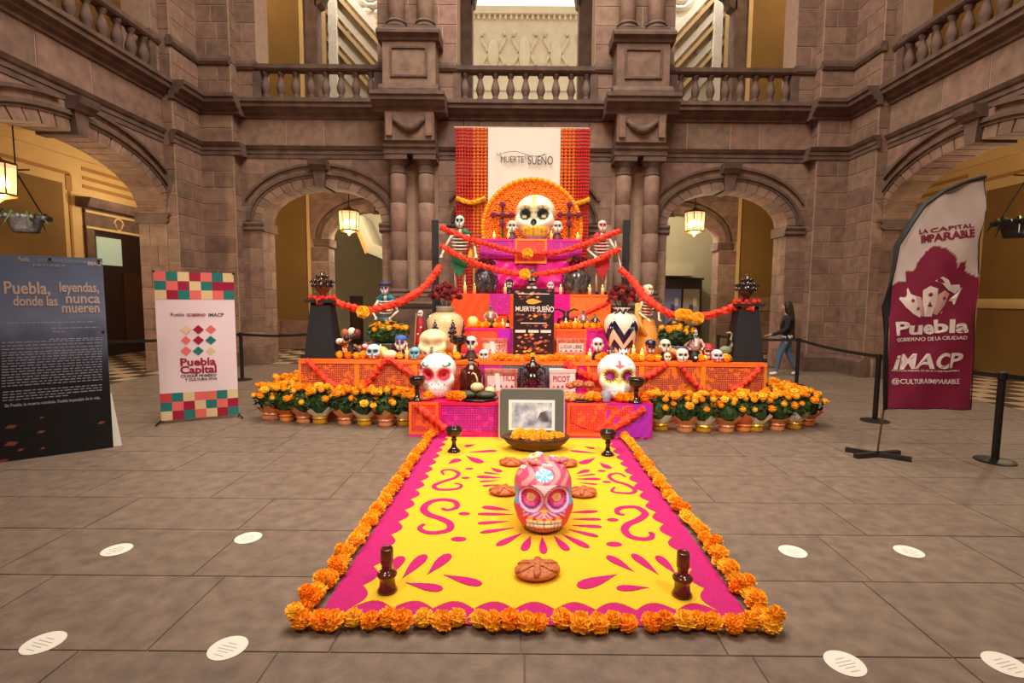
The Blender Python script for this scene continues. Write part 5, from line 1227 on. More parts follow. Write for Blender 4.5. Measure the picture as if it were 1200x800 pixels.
p = spot(681, 6.4, ZA); tag(MB().lathe([(0,0), (.2,0), (.24,.012), (.23,.016), (0,.012)], 24).build('bread_plate', CLAYB, None, True, p), 'dark plate under the bread loaves', 'plate')
p = spot(497, 6.24, ZA); o = put('bread_loaf', BR[0], None, p, None, (.2,.16,.1)); tag(o, 'brown bread loaf at the left end of the lowest step', 'bread', G_)
# gourds, jug, mug
p = spot(560, 6.38, ZA); tag(MB().lathe([(0,0), (.2,0), (.27,.02), (.26,.027), (0,.012)], 24).build('dark_tray', CLAYB, None, True, p), 'dark tray under the green gourds', 'tray')
GRD = M('dark_green_gourd', (76,74,44), .5, noise=(10, .5), col2=(46,52,34)); PLG = M('pale_gourd', (232,214,160), .5, noise=(8, .2))
def gourd(px, Y, z, w_, h, mat, label, stem=True, ribs=9, rz=0, sx=1):
    t = thing('gourd', label, 'gourd', tuple(spot(px, Y, z)), rz, 'gourds on the altar'); mb = MB(); n = ribs*4; vs = []; K = 9
    for i in range(K+1):
        ph = PI*i/K
        for j in range(n):
            a = 2*PI*j/n; r = math.sin(ph)*(1+.07*math.cos(ribs*a))*w_; vs.append((r*sx*math.cos(a), r*math.sin(a), h/2*(1-math.cos(ph))-(.1*h if i == K else 0)))
    mb.add(vs, [(i*n+j, i*n+(j+1) % n, (i+1)*n+(j+1) % n, (i+1)*n+j) for i in range(K) for j in range(n)]); mb.build('flesh', mat, t, True)
    if stem: MB().tube([(0,0,h*.85), (0,0,h+.05), (-.02,0,h+.1), (-.05,0,h+.12), (-.07,0,h+.1)], [.018,.013,.011,.01,.008], 6).build('stem', PLG, t, True)
gourd(559, 6.36, ZA+.09, .08, .12, PLG, 'pale gourd with a curling stem on top of the green gourds')
gourd(547, 6.33, ZA+.014, .085, .1, GRD, 'dark green gourd at the left of the tray', False, sx=1.5); gourd(570, 6.31, ZA+.014, .085, .1, GRD, 'dark green gourd at the right of the tray', False, sx=1.5); gourd(574, 6.46, ZA+.014, .07, .13, PLG, 'pale gourd behind the right green gourd', False)
gourd(457, 7.12, ZB2, .1, .13, M('white_pumpkin', (246,220,176), .5), 'round white pumpkin on the left of the wide step', False); gourd(447, 7.26, ZB2, .1, .17, M('yellow_squash', (226,206,110), .5), 'yellow squash behind the white pumpkin', False)
gourd(554, 8.14, ZC, .085, .19, M('yellow_melon', (250,226,130), .5), 'yellow melon on the third step beside the cream vase', False)
gourd(825, 7.2, ZB2, .05, .09, M('lime_skin', (222,206,110), .5), 'small yellow lime beside the red devil skull', False); gourd(850, 7.16, ZB2, .055, .12, M('lime_skin', (222,206,110)), 'yellow guava at the foot of the right pedestal', False)
JUG = M('amber_glass', (96,40,18), .08, trans=.5, coat=.5)
t = thing('glass_demijohn', 'large amber glass jug behind the gourds', 'jug', tuple(spot(552, 6.68, ZA)))
MB().lathe([(0,0), (.14,0), (.155,.03), (.155,.26), (.13,.33), (.07,.38), (.04,.4), (.038,.45), (.048,.455), (.045,.47), (.03,.47)], 24).build('glass_body', JUG, t, True)
MB().lathe([(.042,.405), (.044,.42), (.04,.44)], 16).build('neck_label', M('green_label', (150,150,110), .5), t); MB().tube([(.04,0,.44), (.09,0,.42), (.1,0,.36)], .01, 6).build('handle', JUG, t, True)
t = thing('lilac_mug', 'small lilac grey mug beside the purple eyed skull', 'mug', tuple(spot(710, 6.24, ZA)))
MB().lathe([(0,0), (.05,0), (.055,.02), (.06,.13), (.05,.13), (.045,.02), (0,.02)], 18).build('cup', M('lilac_glaze', (150,140,160), .3), t, True); MB().tube([(-.055,0,.1), (-.09,0,.09), (-.09,0,.04), (-.055,0,.03)], .009, 6).build('handle', MATS['lilac_glaze'], t, True)
t = thing('small_bottle', 'small dark bottle on the third step left of the poster', 'bottle', tuple(spot(595, 8.1, ZC)))
MB().lathe([(0,0), (.035,0), (.037,.1), (.015,.14), (.014,.2), (0,.2)], 12).build('bottle', CLAYB, t, True); MB().box(-.025, .025, -.04, -.03, .03, .08).build('bottle_label', WHITE, t)
# planters with marigolds on the wide step
for px, Y, h, lb, pm in ((455, 7.5, .2, 'grey patterned planter of marigolds on the left of the wide step', M('grey_planter', (120,110,108), .6, noise=(20, .6), col2=(60,54,60))), (793, 7.5, .2, 'purple patterned planter of marigolds on the right of the wide step', M('purple_planter', (88,64,92), .5, noise=(20, .6), col2=(150,140,150)))):
    t = thing('marigold_planter', lb, 'planter', tuple(spot(px, Y, ZB2)))
    MB().lathe([(0,0), (.13,0), (.15,.04), (.19,h*.9), (.2,h), (.17,h), (0,h*.8)], 20).build('planter', pm, t, True)
    put('foliage', FOL[0], t, (0,0,h-.08), None, (1.5,1.3,1.1)); put('foliage', FOL[1], t, (.1,0,h-.1), None, (1.2,1.1,1)); put('foliage', FOL[2], t, (-.1,0,h-.1), None, (1.2,1.1,1))
    for k in range(24):
        a = k*2.4; r = .27*math.sqrt((k+.5)/24); put('bloom', MGS[k % 2], t, (r*math.cos(a), r*.7*math.sin(a), h+.25-r*.3+rnd.uniform(-.02,.03)), None, rnd.uniform(.08,.11))
# ------------------------------------------------------------------ skeleton figures
def bones(px, Y, z, H, label, robe, skullp, pose=0, hat=None, cape=None, legs=True, rz=0):
    t = thing('skeleton_figure', label, 'figurine', tuple(spot(px, Y, z)), rz); s_ = H
    put('skull_head', skull_mesh('skull_head', skullp, 36, 26), t, (0, 0, .84*s_), None, (.14*s_, .15*s_, .16*s_))
    MB().tube([(0,.01*s_,.84*s_), (0,.012*s_,.76*s_)], .022*s_, 8).build('neck', BONE, t, True)
    MB().tube([(0,.03*s_,.78*s_), (0,.035*s_,.5*s_)], .02*s_, 7).build('spine', BONE, t, True)
    for k in range(5):
        w_ = (.085,.1,.105,.1,.085)[k]*s_; zz = (.745-.042*k)*s_
        MB().tube([(w_*math.sin(a), .03*s_-w_*.75*math.cos(a)*1.0, zz-.012*s_*math.cos(a)) for a in [(-PI+.3)+(2*PI-.6)*i/14 for i in range(15)]], .011*s_, 5).build('rib', BONE, t, True)
    MB().ball((0,.02*s_,.655*s_), (.07*s_,.055*s_,.11*s_), 10, 8).build('chest', robe if cape is None else cape, t, True)
    MB().ball((0,.02*s_,.47*s_), (.085*s_,.06*s_,.045*s_), 10, 7).build('pelvis', BONE, t, True)
    for sg in (-1, 1):
        el = (sg*.19*s_, -.01*s_, .6*s_); hd = (sg*(.1 if pose == 0 else .22)*s_, -.12*s_, (.5 if pose == 0 else .47)*s_)
        MB().tube([(sg*.1*s_, .02*s_, .75*s_), el], [.022*s_, .016*s_], 7).build('upper_arm', BONE, t, True)
        MB().tube([el, hd], [.017*s_, .013*s_], 7).build('forearm', BONE, t, True)
        h_ = MB(); h_.ball(hd, .022*s_, 7, 5)
        for f in range(4): h_.tube([hd, (hd[0]+(f-1.5)*.012*s_, hd[1]-.035*s_, hd[2]-.02*s_)], .006*s_, 4)
        h_.build('hand', BONE, t, True)
        if legs:
            MB().tube([(sg*.05*s_,.02*s_,.46*s_), (sg*.055*s_,.0,.25*s_), (sg*.055*s_,.02*s_,.03*s_)], [.026*s_,.02*s_,.018*s_], 8).build('leg', BONE, t, True)
            MB().ball((sg*.055*s_, -.03*s_, .02*s_), (.025*s_,.055*s_,.02*s_), 8, 6).build('foot', BLK, t, True)
    if legs: MB().prism([(-.09*s_,.5*s_), (.09*s_,.5*s_), (.1*s_,.36*s_), (.0,.2*s_), (-.1*s_,.36*s_)], -.075*s_, -.055*s_).build('loincloth', robe, t); MB().lathe([(.095*s_,.0), (.1*s_,.03*s_)], 14, (0,.01*s_,.47*s_)).build('belt', M('gold_belt', (214,150,60), .5), t)
    else: MB().lathe([(0,0), (.24*s_,0), (.22*s_,.08*s_), (.15*s_,.28*s_), (.09*s_,.5*s_), (.0,.52*s_)], 18).build('robe', robe, t, True)
    if cape: MB().tube([(-.13*s_,.04*s_,.76*s_), (-.05*s_,.06*s_,.8*s_), (.05*s_,.06*s_,.8*s_), (.13*s_,.04*s_,.76*s_)], [.03*s_,.05*s_,.05*s_,.03*s_], 8).build('collar', cape, t, True)
    if hat: MB().lathe([(0,0), (.1*s_,0), (.085*s_,.05*s_), (.0,.07*s_)], 14, (0,.01*s_,.965*s_)).build('cap', hat, t, True)
    return t
YLC = M('yellow_cloth', (226,170,60), .6); STAFF = M('pale_wood', (206,150,90), .6)
g = bones(539, 8.92, ZD, 1.33, 'skeleton figure with a green loincloth standing on the left of the fourth step', GREEN, p_simple((210,224,214), (20,20,20), (60,120,90)), 1, None, GREEN)
MB().tube([(.26,-.2,0), (.26,-.2,.6)], .012, 6).build('staff', STAFF, g); MB().prism([(.13,.62), (.24,.6), (.2,.9)], .02, .06).build('yellow_sash', YLC, g)
g = bones(704, 8.92, ZD, 1.27, 'skeleton figure with a red loincloth standing on the right of the fourth step', RED, p_simple((226,190,186), (120,20,30), (200,60,70)), 0, None, RED)
MB().tube([(.2,-.15,.9), (.34,-.2,.3)], .012, 6).build('staff', BONE, g); MB().tube([(-.1,-.2,.62), (.15,-.2,.68), (.3,-.2,.76)], .02, 6).build('pale_strap', STAFF, g)
bones(452, 8.05, ZB2, 1.08, 'skeleton figure in a blue robe behind the left marigold planter', BLUE, p_simple((216,220,230), (60,40,90), (150,110,150)), 0, M('dark_blue_cap', (44,50,90), .6), M('teal_cloth', (28,120,140), .5), False)
g = bones(758, 8.05, ZB2, 1.1, 'skeleton figure in yellow and red robe left of the right marigold planter', M('saffron_cloth', (230,150,50), .6), p_simple((240,222,186), (120,60,30), None), 0, None, M('red_cloth', (200,40,30), .6), False, .5)
MB().tube([(-.16,.05,.8), (-.2,0,.5), (-.12,-.1,.3)], [.05,.06,.03], 8).build('yellow_shawl', YLC, g, True); MB().ball((.02,.05,1.05), (.085,.08,.05), 10, 6).build('blond_hair', M('straw_hair', (206,170,110), .7), g, True)
g = thing('red_robed_catrina', 'slim figurine in a crimson robe left of the cream vase', 'figurine', tuple(spot(493, 7.95, ZB2)))
MB().lathe([(0,0), (.12,0), (.1,.15), (.06,.4), (.05,.52), (.02,.56), (0,.56)], 14).build('robe', M('crimson_cloth', (170,20,40), .6), g, True)
put('skull_head', skull_mesh('skull_head', p_simple((230,214,200)), 30, 22), g, (0,0,.55), None, (.1,.1,.12)); MB().tube([(-.09,-.06,.0), (-.05,-.06,.62)], .01, 5).build('staff', STAFF, g)
for k in range(5): MB().ball((.03*math.cos(k*1.3), -.07+.02*k*.3, .2+.05*k), .022, 6, 5).build('robe_flower', (PETW, RED)[k % 2], g, True)
# busts and small figures
def bust(px, Y, z, H, label, facep, body, cap=None, visor=False, base=None):
    t = thing('head_figurine', label, 'figurine', tuple(spot(px, Y, z)), group='small head figurines on the altar')
    MB().lathe([(0,0), (.3*H,0), (.3*H,.08*H), (.22*H,.2*H), (.15*H,.35*H), (.13*H,.45*H), (0,.46*H)], 14).build('shoulders', body, t, True)
    put('face', skull_mesh('face', facep, 36, 26), t, (0,0,.36*H), None, (.58*H,.6*H,.62*H))
    if cap: MB().lathe([(.27*H,0), (.28*H,.08*H), (.2*H,.2*H), (0,.25*H)], 14, (0,.02*H,.8*H)).build('cap', cap, t, True)
    if visor: MB().prism([(-.24*H,-.2*H), (.24*H,-.2*H), (.16*H,-.42*H), (-.16*H,-.42*H)], .78*H, .82*H, 'xy').build('visor', cap, t)
    for sg in (-1, 1): MB().ball((sg*.26*H, .02*H, .62*H), (.03*H,.05*H,.08*H), 6, 5).build('earring', WHITE, t, True)
    return t
bust(470, 7.26, ZB2, .32, 'small head with a blue cap and white face on the left', p_simple((236,214,220), (40,30,60), (150,60,120)), NAVY, M('blue_felt', (70,100,170), .7))
bust(762, 7.2, ZB2, .29, 'small red faced head with a navy baseball cap', p_simple((206,80,70), (20,16,18), (230,200,180)), M('coral_clay', (214,110,84), .6), NAVY, True)
bust(779, 7.28, ZB2, .31, 'bald white mask figurine with dark eyes behind the tiny cream skull', p_simple((240,228,196), (30,26,40), (150,140,140)), BLK)
bust(700, 7.3, ZB2, .32, 'white painted mask figurine in front of pink paper', p_simple((244,228,210), (26,22,30), (230,180,190)), BLK)
bust(552, 7.3, ZB2, .33, 'black and white skull head figurine right of the cream vase', p_simple((236,226,214), (20,16,16), (40,34,34)), M('brown_cloth', (70,40,30), .7))
bust(645, 8.92, ZD, .22, 'small pale mask figurine right of the stacked dark skulls', p_simple((240,224,214), (30,26,30)), BLK)
bust(597, 8.84, ZD, .26, 'black figurine with a small white cross left of the stacked skulls', p_simple((46,40,44), (210,206,200)), BLK)
bust(716, 7.24, ZB2, .2, 'dark brown figurine head below the zigzag vase', p_simple((70,40,34), (200,180,170), (30,20,20)), M('brown_cloth', (70,40,30)))
for px, lb in ((600,'left'), (653,'right')): bust(px, 9.32, ZE, .36, f'small skull headed figurine {lb} of the large skull', p_simple((226,214,190), (40,30,30)), M('brown_purple_clay', (92,44,50), .5))
def sitter(px, Y, z, H, label, jacket, headp, arms=True, scarf=None):
    t = thing('seated_figurine', label, 'figurine', tuple(spot(px, Y, z)))
    MB().lathe([(0,0), (.22*H,0), (.24*H,.1*H), (.16*H,.3*H), (0,.32*H)], 14).build('base', BLK, t, True)
    MB().lathe([(0,.26*H), (.15*H,.28*H), (.19*H,.5*H), (.2*H,.66*H), (.12*H,.74*H), (.05*H,.77*H), (0,.77*H)], 14, sy=.7).build('jacket', jacket, t, True)
    put('skull_head', skull_mesh('skull_head', headp, 30, 22), t, (0,-.01*H,.75*H), None, (.2*H,.2*H,.25*H))
    for sg in (-1, 1):
        MB().tube([(sg*.17*H,0,.66*H), (sg*.32*H,-.04*H,.45*H), (sg*.2*H,-.18*H,.36*H)], [.065*H,.055*H,.035*H], 8).build('arm', jacket, t, True)
        MB().ball((sg*.2*H,-.18*H,.36*H), .04*H, 7, 5).build('hand', BONE, t, True)
    MB().box(-.05*H, .05*H, -.17*H, -.12*H, .45*H, .7*H).build('shirt_front', WHITE, t)
    return t
sitter(813, 7.4, ZB2, .44, 'seated skeleton musician in a red and white jacket right of the planter', M('rose_jacket', (200,110,100), .6, noise=(20, .5), col2=(230,200,190)), p_simple((226,216,210), (60,50,60)))
sitter(575, 8.2, ZC, .36, 'sparkly patterned skeleton figurine on the third step left of the poster', M('sequin_cloth', (110,100,110), .4, noise=(30, .8), col2=(206,150,110)), p_simple((110,104,108), (20,18,22)))
sitter(683, 8.22, ZC, .3, 'striped dark figurine on the third step right of the antler figure', M('dark_stripe', (90,50,60), .5, noise=(20, .8), col2=(200,150,130)), p_simple((120,90,90), (20,18,22)))
sitter(697, 8.24, ZC, .24, 'small dark owl like figurine at the right of the third step', M('owl_brown', (80,60,50), .6), p_simple((90,70,60), (220,190,140)))
t = thing('antler_figurine', 'dark deer head figurine with curved antlers on the third step', 'figurine', tuple(spot(663, 8.2, ZC)))
DK = M('dark_plum_clay', (60,20,40), .4)
MB().lathe([(0,0), (.09,0), (.07,.06), (.04,.14), (.05,.2), (.03,.25), (0,.26)], 12).build('body', DK, t, True)
for sg in (-1, 1): MB().tube([(0,0,.22), (sg*.05,0,.28), (sg*.13,0,.31), (sg*.2,0,.29)], [.025,.022,.018,.006], 7).build('antler', DK, t, True); MB().tube([(sg*.02,0,.18), (sg*.12,0,.14), (sg*.13,0,.02)], [.025,.022,.02], 7).build('leg', DK, t, True)
# dark cluster, owl, heron and red mask
t = thing('tree_of_life_figurine', 'dark clay tree of life with little orange and white heads at the far left', 'figurine', tuple(spot(411, 7.25, ZB2)))
MB().lathe([(0,0), (.14,0), (.13,.03), (.05,.06), (.04,.2), (0,.22)], 12).build('trunk', M('dark_clay', (50,24,18), .5), t, True)
for k in range(18):
    a = k*2.4; r = .16*math.sqrt((k+.5)/18); zz = .08+.25*((k*7) % 18)/18
    MB().ball((r*math.cos(a), r*.6*math.sin(a)-.02, zz), .035+.01*(k % 2), 8, 6).build('little_head', (M('dark_clay', (50,24,18)), STAFF, BONE, DK, M('rust_clay', (176,90,50), .6))[k % 5], t, True)
for k, (dx, m) in enumerate(((-.07, M('rust_clay', (176,90,50))), (.03, BONE), (.1, M('dark_red_clay', (120,30,28), .5)))): MB().ball((dx, -.02, .35+.02*(k == 1)), (.06,.055,.065), 10, 8).build('top_head', m, t, True)
t = thing('red_mask_figurine', 'small red and white mask beside the blue eyed skull', 'figurine', tuple(spot(429, 7.3, ZB2)))
MB().lathe([(0,0), (.06,0), (.03,.04), (.07,.12), (.06,.19), (0,.21)], 12).build('mask', RED, t, True); MB().ball((0,-.05,.17), (.04,.02,.03), 8, 6).build('forehead', WHITE, t, True)
t = thing('owl_figurine', 'white owl figurine with black ringed eyes below the zigzag vase', 'figurine', tuple(spot(730, 7.2, ZB2)))
MB().lathe([(0,0), (.05,0), (.075,.05), (.07,.1), (.05,.14), (0,.16)], 14).build('body', WHITE, t, True)
for sg in (-1, 1): MB().ball((sg*.03,-.065,.1), (.022,.012,.022), 8, 6).build('eye', BLK, t, True); MB().prism([(sg*.03,.13), (sg*.06,.13), (sg*.055,.18)], -.01, .01).build('ear_tuft', WHITE, t)
t = thing('heron_figurine', 'pale green heron figurine with a curved neck at the right pedestal', 'figurine', tuple(spot(852, 7.2, ZB2)))
HG = M('grey_green_paint', (128,132,96), .6)
MB().ball((-.03,0,.16), (.09,.05,.06), 12, 8).build('body', HG, t, True); MB().tube([(.03,0,.18), (.06,0,.24), (.04,0,.31), (.05,0,.38), (.03,0,.41)], [.03,.018,.014,.013,.012], 7).build('neck', HG, t, True)
MB().tube([(.03,0,.41), (-.03,0,.405)], [.016,.003], 6).build('beak', STAFF, t, True)
for dx in (-.04, 0): MB().tube([(dx,0,.12), (dx,0,0)], .006, 5).build('leg', STAFF, t)
t = thing('round_black_ornament', 'small round black ornament between two white skulls', 'ornament', tuple(spot(814, 7.08, ZB2)))
MB().ball((0,0,.05), .05, 12, 8).build('ball', BLK, t, True); MB().ball((0,-.035,.065), (.025,.02,.02), 8, 6).build('white_spot', WHITE, t, True)
t = thing('bread_ring', 'twisted bread ring behind the plain white skull', 'bread', tuple(spot(793, 7.3, ZB2)))
MB().tube([(.13*math.cos(a*.35), .06*math.sin(a*.35), .09+.05*math.sin(a*.7)) for a in range(19)], [.04+.01*(k % 2) for k in range(19)], 8).build('dough', BREADL, t, True)
# ------------------------------------------------------------------ standing panels measured on their own vertical plane
class Panel:
    def __init__(s, bl, br):
        s.o = flr(*bl); e = flr(*br); s.d = (e-s.o); s.W = s.d.length; s.d.normalize(); s.rz = math.atan2(s.d.y, s.d.x); s.n = Vector((s.d.y, -s.d.x, 0))
    def loc(s, px, py):
        r = ray(px, py); t = (s.o-CAM).dot(s.n)/r.dot(s.n); q = CAM+r*t-s.o; return q.dot(s.d), q.z
# dark text board
P = Panel((0, 542), (133, 524))
brd = thing('information_board', 'tall dark blue text board with white lettering at the left edge', 'board', (P.o.x, P.o.y, 0), P.rz)
XL = P.loc(0, 420)[0]-.13; XR = P.W; ZT = P.loc(125, 303)[1]
BM = bpy.data.materials.new('cloudy_night_print'); BM.use_nodes = True; N, L = BM.node_tree.nodes, BM.node_tree.links
tc = N.new('ShaderNodeTexCoord'); sx = N.new('ShaderNodeSeparateXYZ'); L.new(tc.outputs['Object'], sx.inputs[0])
nz_ = N.new('ShaderNodeTexNoise'); nz_.inputs['Scale'].default_value = 2.4; nz_.inputs['Detail'].default_value = 5; L.new(tc.outputs['Object'], nz_.inputs[0])
ad = N.new('ShaderNodeMath'); ad.operation = 'MULTIPLY_ADD'; ad.inputs[1].default_value = .7; L.new(nz_.outputs[0], ad.inputs[0]); L.new(sx.outputs['Z'], ad.inputs[2])
mr = N.new('ShaderNodeMapRange'); mr.inputs[1].default_value = 1.0; mr.inputs[2].default_value = 2.3; L.new(ad.outputs[0], mr.inputs[0])
cr = N.new('ShaderNodeValToRGB'); cr.color_ramp.elements[0].color = lin4((12,12,16)); cr.color_ramp.elements[1].color = lin4((92,104,132)); e = cr.color_ramp.elements.new(.6); e.color = lin4((112,120,146)); e = cr.color_ramp.elements.new(.3); e.color = lin4((40,44,60))
L.new(mr.outputs[0], cr.inputs[0]); L.new(cr.outputs[0], N['Principled BSDF'].inputs['Base Color']); N['Principled BSDF'].inputs['Roughness'].default_value = .45
MB().box(XL, XR, 0, .025, .0, ZT).build('printed_board', BM, brd)
MB().box(XL, XR, .026, .04, .0, ZT).build('foam_back', WHITE, brd)
SALM = M('salmon_print', (196,168,152), .6); LPR = M('pale_print', (156,158,170), .6)
def btxt(s, px, py, hpx, wpx, m, shear=0, bold=.0):
    x, z = P.loc(px, py); x2, z2 = P.loc(px, py+hpx); wl = P.loc(px+wpx/2, py)[0]-P.loc(px-wpx/2, py)[0]
    return text(s, (z-z2)*1.35, m, brd, (x, -.002, z), wid=wl, shear=shear, bold=bold)
btxt('Puebla,', 32, 338, 15, 54, SALM, 0, .02); btxt('leyendas,', 93, 337, 12, 46, SALM, 0, .02); btxt('donde las', 42, 353, 12, 52, SALM, 0, .02); btxt('nunca', 97, 350, 12, 40, SALM, 0, .02); btxt('mueren', 95, 361, 12, 44, SALM, 0, .02)
btxt('Puebla', 28, 304, 6, 12, SALM); btxt('INSTITUTO MUNICIPAL DE ARTE Y CULTURA', 74, 306, 4, 58, LPR); btxt('IMACP', 111, 309, 5, 18, SALM, .2, .03); btxt('DE PUEBLA', 58, 311, 3, 38, LPR)
x0, _ = P.loc(8, 380); 
def bline(px0, px1, py, hpx=1.0):
    a, z = P.loc(px0, py); b, _ = P.loc(px1, py); h = z-P.loc(px0, py+hpx)[1]
    x = a; mb = MB()
    while x < b:
        l = rnd.uniform(.02, .06); MB.box(mb, x, min(x+l, b), -.0015, 0, z-h, z); x += l+.012
    mb.build('text_line', LPR, brd)['kind'] = 'stuff'
bline(8, 112, 378); bline(60, 116, 384); bline(62, 75, 388)
for py in list(range(397, 415, 4)): bline(2 if py > 397 else 58, 120, py)
for k in range(12): bline(2, 120, 416+k*3.3)
for k in range(4): bline(3, 120 if k < 3 else 80, 459+k*3.3)
btxt('En Puebla, la muerte continúa. Puebla imparable de la vida.', 64, 470.5, 3.6, 112, LPR, 0, .02)
RST = M('rust_petal', (136,66,52), .6)
for px, py, s_ in ((13,500,.045), (49,489,.02), (48,506,.035), (13,520,.055), (24,527,.03), (50,525,.022), (119,495,.035), (4,540,.04), (94,469,.02)):
    x, z = P.loc(px, py); MB().prism([(x-s_, z-.01), (x-s_*.3, z+s_*.5), (x+s_, z+s_*.25), (x+s_*.4, z-s_*.4)], -.0015, 0).build('printed_petal', RST, brd)
for x, z in ((XR-.03, ZT-.03), (XL+.55, ZT-.03), (XR-.03, ZT*.62)): MB().lathe([(.014,0), (.014,.01)], 10, (0,0,0)).build('bolt', BLK, brd, False, (x, -.008, z), (PI/2, 0, 0))
MB().prism([(XR-.03,.0), (XR+.075,.0), (XR+.01,.6), (XR-.03,.6)], .045, .07).build('side_strut', WHITE, brd); MB().prism([(.045,.0), (.4,.0), (.05,.6)], XR-.05, XR-.03, 'yz').build('back_strut', WHITE, brd)
MB().prism([(.02,.0), (.35,.0), (.03,.55)], XL+.1, XL+.125, 'yz').build('back_strut', WHITE, brd)
# x-frame banner with coloured squares
P = Panel((189, 497), (280, 489)); BL = .045
xb = thing('roll_banner', 'white vinyl banner with coloured square borders on a wire stand', 'banner', (P.o.x, P.o.y, 0), P.rz)
ZT = P.loc(227, 319)[1]; W_ = P.W; VIN = M('white_vinyl', (238,214,218), .3, spec=.6)
TC = [M('tile_red', (206,66,70), .35), M('tile_teal', (36,120,112), .35), M('tile_cream', (226,196,150), .35), M('tile_maroon', (160,28,58), .35), M('tile_coral', (232,110,104), .35)]
vs = []; nx, nz = 14, 20
wob = lambda u, v: .02*math.sin(u*5+v*4)+.012*math.sin(v*9-u*7)
def vbx(z): return z
for i in range(nx+1):
    for j in range(nz+1): vs.append((W_*i/nx, wob(i/nx, j/nz)*.7, BL+(ZT-BL)*j/nz))
MB().add(vs, [(i*(nz+1)+j, (i+1)*(nz+1)+j, (i+1)*(nz+1)+j+1, i*(nz+1)+j+1) for i in range(nx) for j in range(nz)]).build('vinyl_sheet', VIN, xb, True)
cw = W_/7; seq = [[4,1,2,3,4,1,2],[1,4,3,2,1,3,3],[2,3,1,4,2,4,1],[0,1,2,4,4,1,2],[1,4,3,2,1,4,3],[2,3,1,4,2,3,1]]
def surf(x, z): return wob(x/W_, (z-BL)/(ZT-BL))*.7
def patch(x0, x1, z0, z1, mat, nm, off=.003):
    v = [(x, surf(x, z)-off, z) for x in (x0, (x0+x1)/2, x1) for z in (z0, (z0+z1)/2, z1)]
    return MB().add(v, [(0,3,4,1), (1,4,5,2), (3,6,7,4), (4,7,8,5)]).build(nm, mat, xb)
for r in range(3):
    for c in range(7):
        h = cw*.93
        patch(c*cw, (c+1)*cw, ZT-(r+1)*h, ZT-r*h, TC[seq[r][c]], 'printed_square'); patch(c*cw, (c+1)*cw, BL+(2-r)*h, BL+(3-r)*h, TC[seq[r+3][c]], 'printed_square')
def xtxt(s, px, py, hpx, wpx, m, bold=0):
    x, z = P.loc(px, py); h = z-P.loc(px, py+hpx)[1]; wl = P.loc(px+wpx/2, py)[0]-P.loc(px-wpx/2, py)[0]
    return text(s, h*1.35, m, xb, (x, 0, z), wid=wl, bold=bold, warp=lambda c: Vector((c.x, c.y, c.z-surf(x+c.x, z+c.y)+.005)))
xtxt('Puebla', 232, 424, 9, 42, TC[3], .03); xtxt('Capital', 233, 433, 9, 43, TC[3], .03); xtxt('CIUDAD PRIMERO', 233, 440, 3, 42, TXD, .02); xtxt('Y CULTURA VIVA', 236, 444, 3, 38, TXD, .02)
xtxt('Puebla', 208, 368.5, 4, 16, TXD); xtxt('GOBIERNO', 230, 369, 3.5, 22, TC[3], .02); xtxt('iMACP', 253, 369, 4, 18, TXD, .02)
for r in range(3):
    for c in range(3):
        x, z = P.loc(218+c*14.5, 386+r*12.5); q = .062
        if (r, c) in ((1,0), (2,2)): q = .055
        MB().add([(x-q*1.05, surf(x,z)-.005, z), (x, surf(x,z)-.005, z-q), (x+q*1.05, surf(x,z)-.005, z), (x, surf(x,z)-.005, z+q)], [(0,1,2,3)]).build('logo_diamond', TC[((2,3,4),(4,3,1),(4,1,2))[r][c]], xb)
for (a, b), (c, d) in (((0, 0), (W_, ZT)), ((W_, 0), (0, ZT))): MB().tube([(a, .12, .02), (c, .06, d)], .008, 5).build('cross_pole', IRON, xb)
for x in (0, W_): MB().tube([(x, 0, BL), (x-.05+.1*(x > 0), -.1, .008)], .01, 5).build('foot', IRON, xb); MB().tube([(x, 0, BL), (x, .2, .008)], .01, 5).build('foot', IRON, xb); MB().ball((x, 0, ZT), .018, 6, 5).build('corner_hook', BLK, xb)
# feather flag
FY = 5.5; fb_ = flr(1031, 536)
fl = thing('feather_flag', 'maroon and white feather flag with government lettering at the right', 'flag', (fb_.x, FY, 0))
ox = fb_.x
FLc = lambda px, py: (at(px, py, FY).x-ox, at(px, py, FY).z)
LE = [FLc(*q) for q in ((1037,479), (1039,420), (1042,360), (1046,318), (1053,288), (1066,262), (1084,240), (1106,224), (1130,214), (1156,207))]
RE = [FLc(*q) for q in ((1138,478), (1140,420), (1143,370), (1146,320), (1149,280), (1152,250), (1154,228), (1155,217), (1156,211), (1156.5,207))]
def edge_x(E_, z):
    for (x0, z0), (x1, z1) in zip(E_, E_[1:]):
        if z <= z1 or (x1, z1) == E_[-1]: return x0+(x1-x0)*min(1, max(0, (z-z0)/(z1-z0+1e-9)))
fold = lambda x, z: .022*math.sin((x*1.0+z*.55)*15)+.012*math.sin((x-z*.7)*9)
zb0, zt0 = LE[0][1], RE[-1][1]-.005
dome = [FLc(*q) for q in ((1036,346), (1044,336), (1052,330), (1062,330), (1063,318), (1074,316), (1077,306), (1084,295), (1093,289), (1103,288), (1112,292), (1119,300), (1122,309), (1123,315), (1124,307), (1130,306), (1131,318), (1138,322), (1150,326))]
def dz(x):
    for (x0, z0), (x1, z1) in zip(dome, dome[1:]):
        if x0 <= x <= x1: return z0+(z1-z0)*(x-x0)/(x1-x0+1e-9)
    return dome[0][1] if x < dome[0][0] else dome[-1][1]
nx, nz = 80, 130; vs, cols = [], []
for j in range(nz+1):
    z = zb0+(zt0-zb0)*j/nz; a, b = edge_x(LE, z), edge_x(RE, z)
    for i in range(nx+1):
        x = a+(b-a)*i/nx; vs.append((x, fold(x, z), z)); cols.extend((*lin((132,22,56) if z < dz(x) else (214,192,182)), 1))
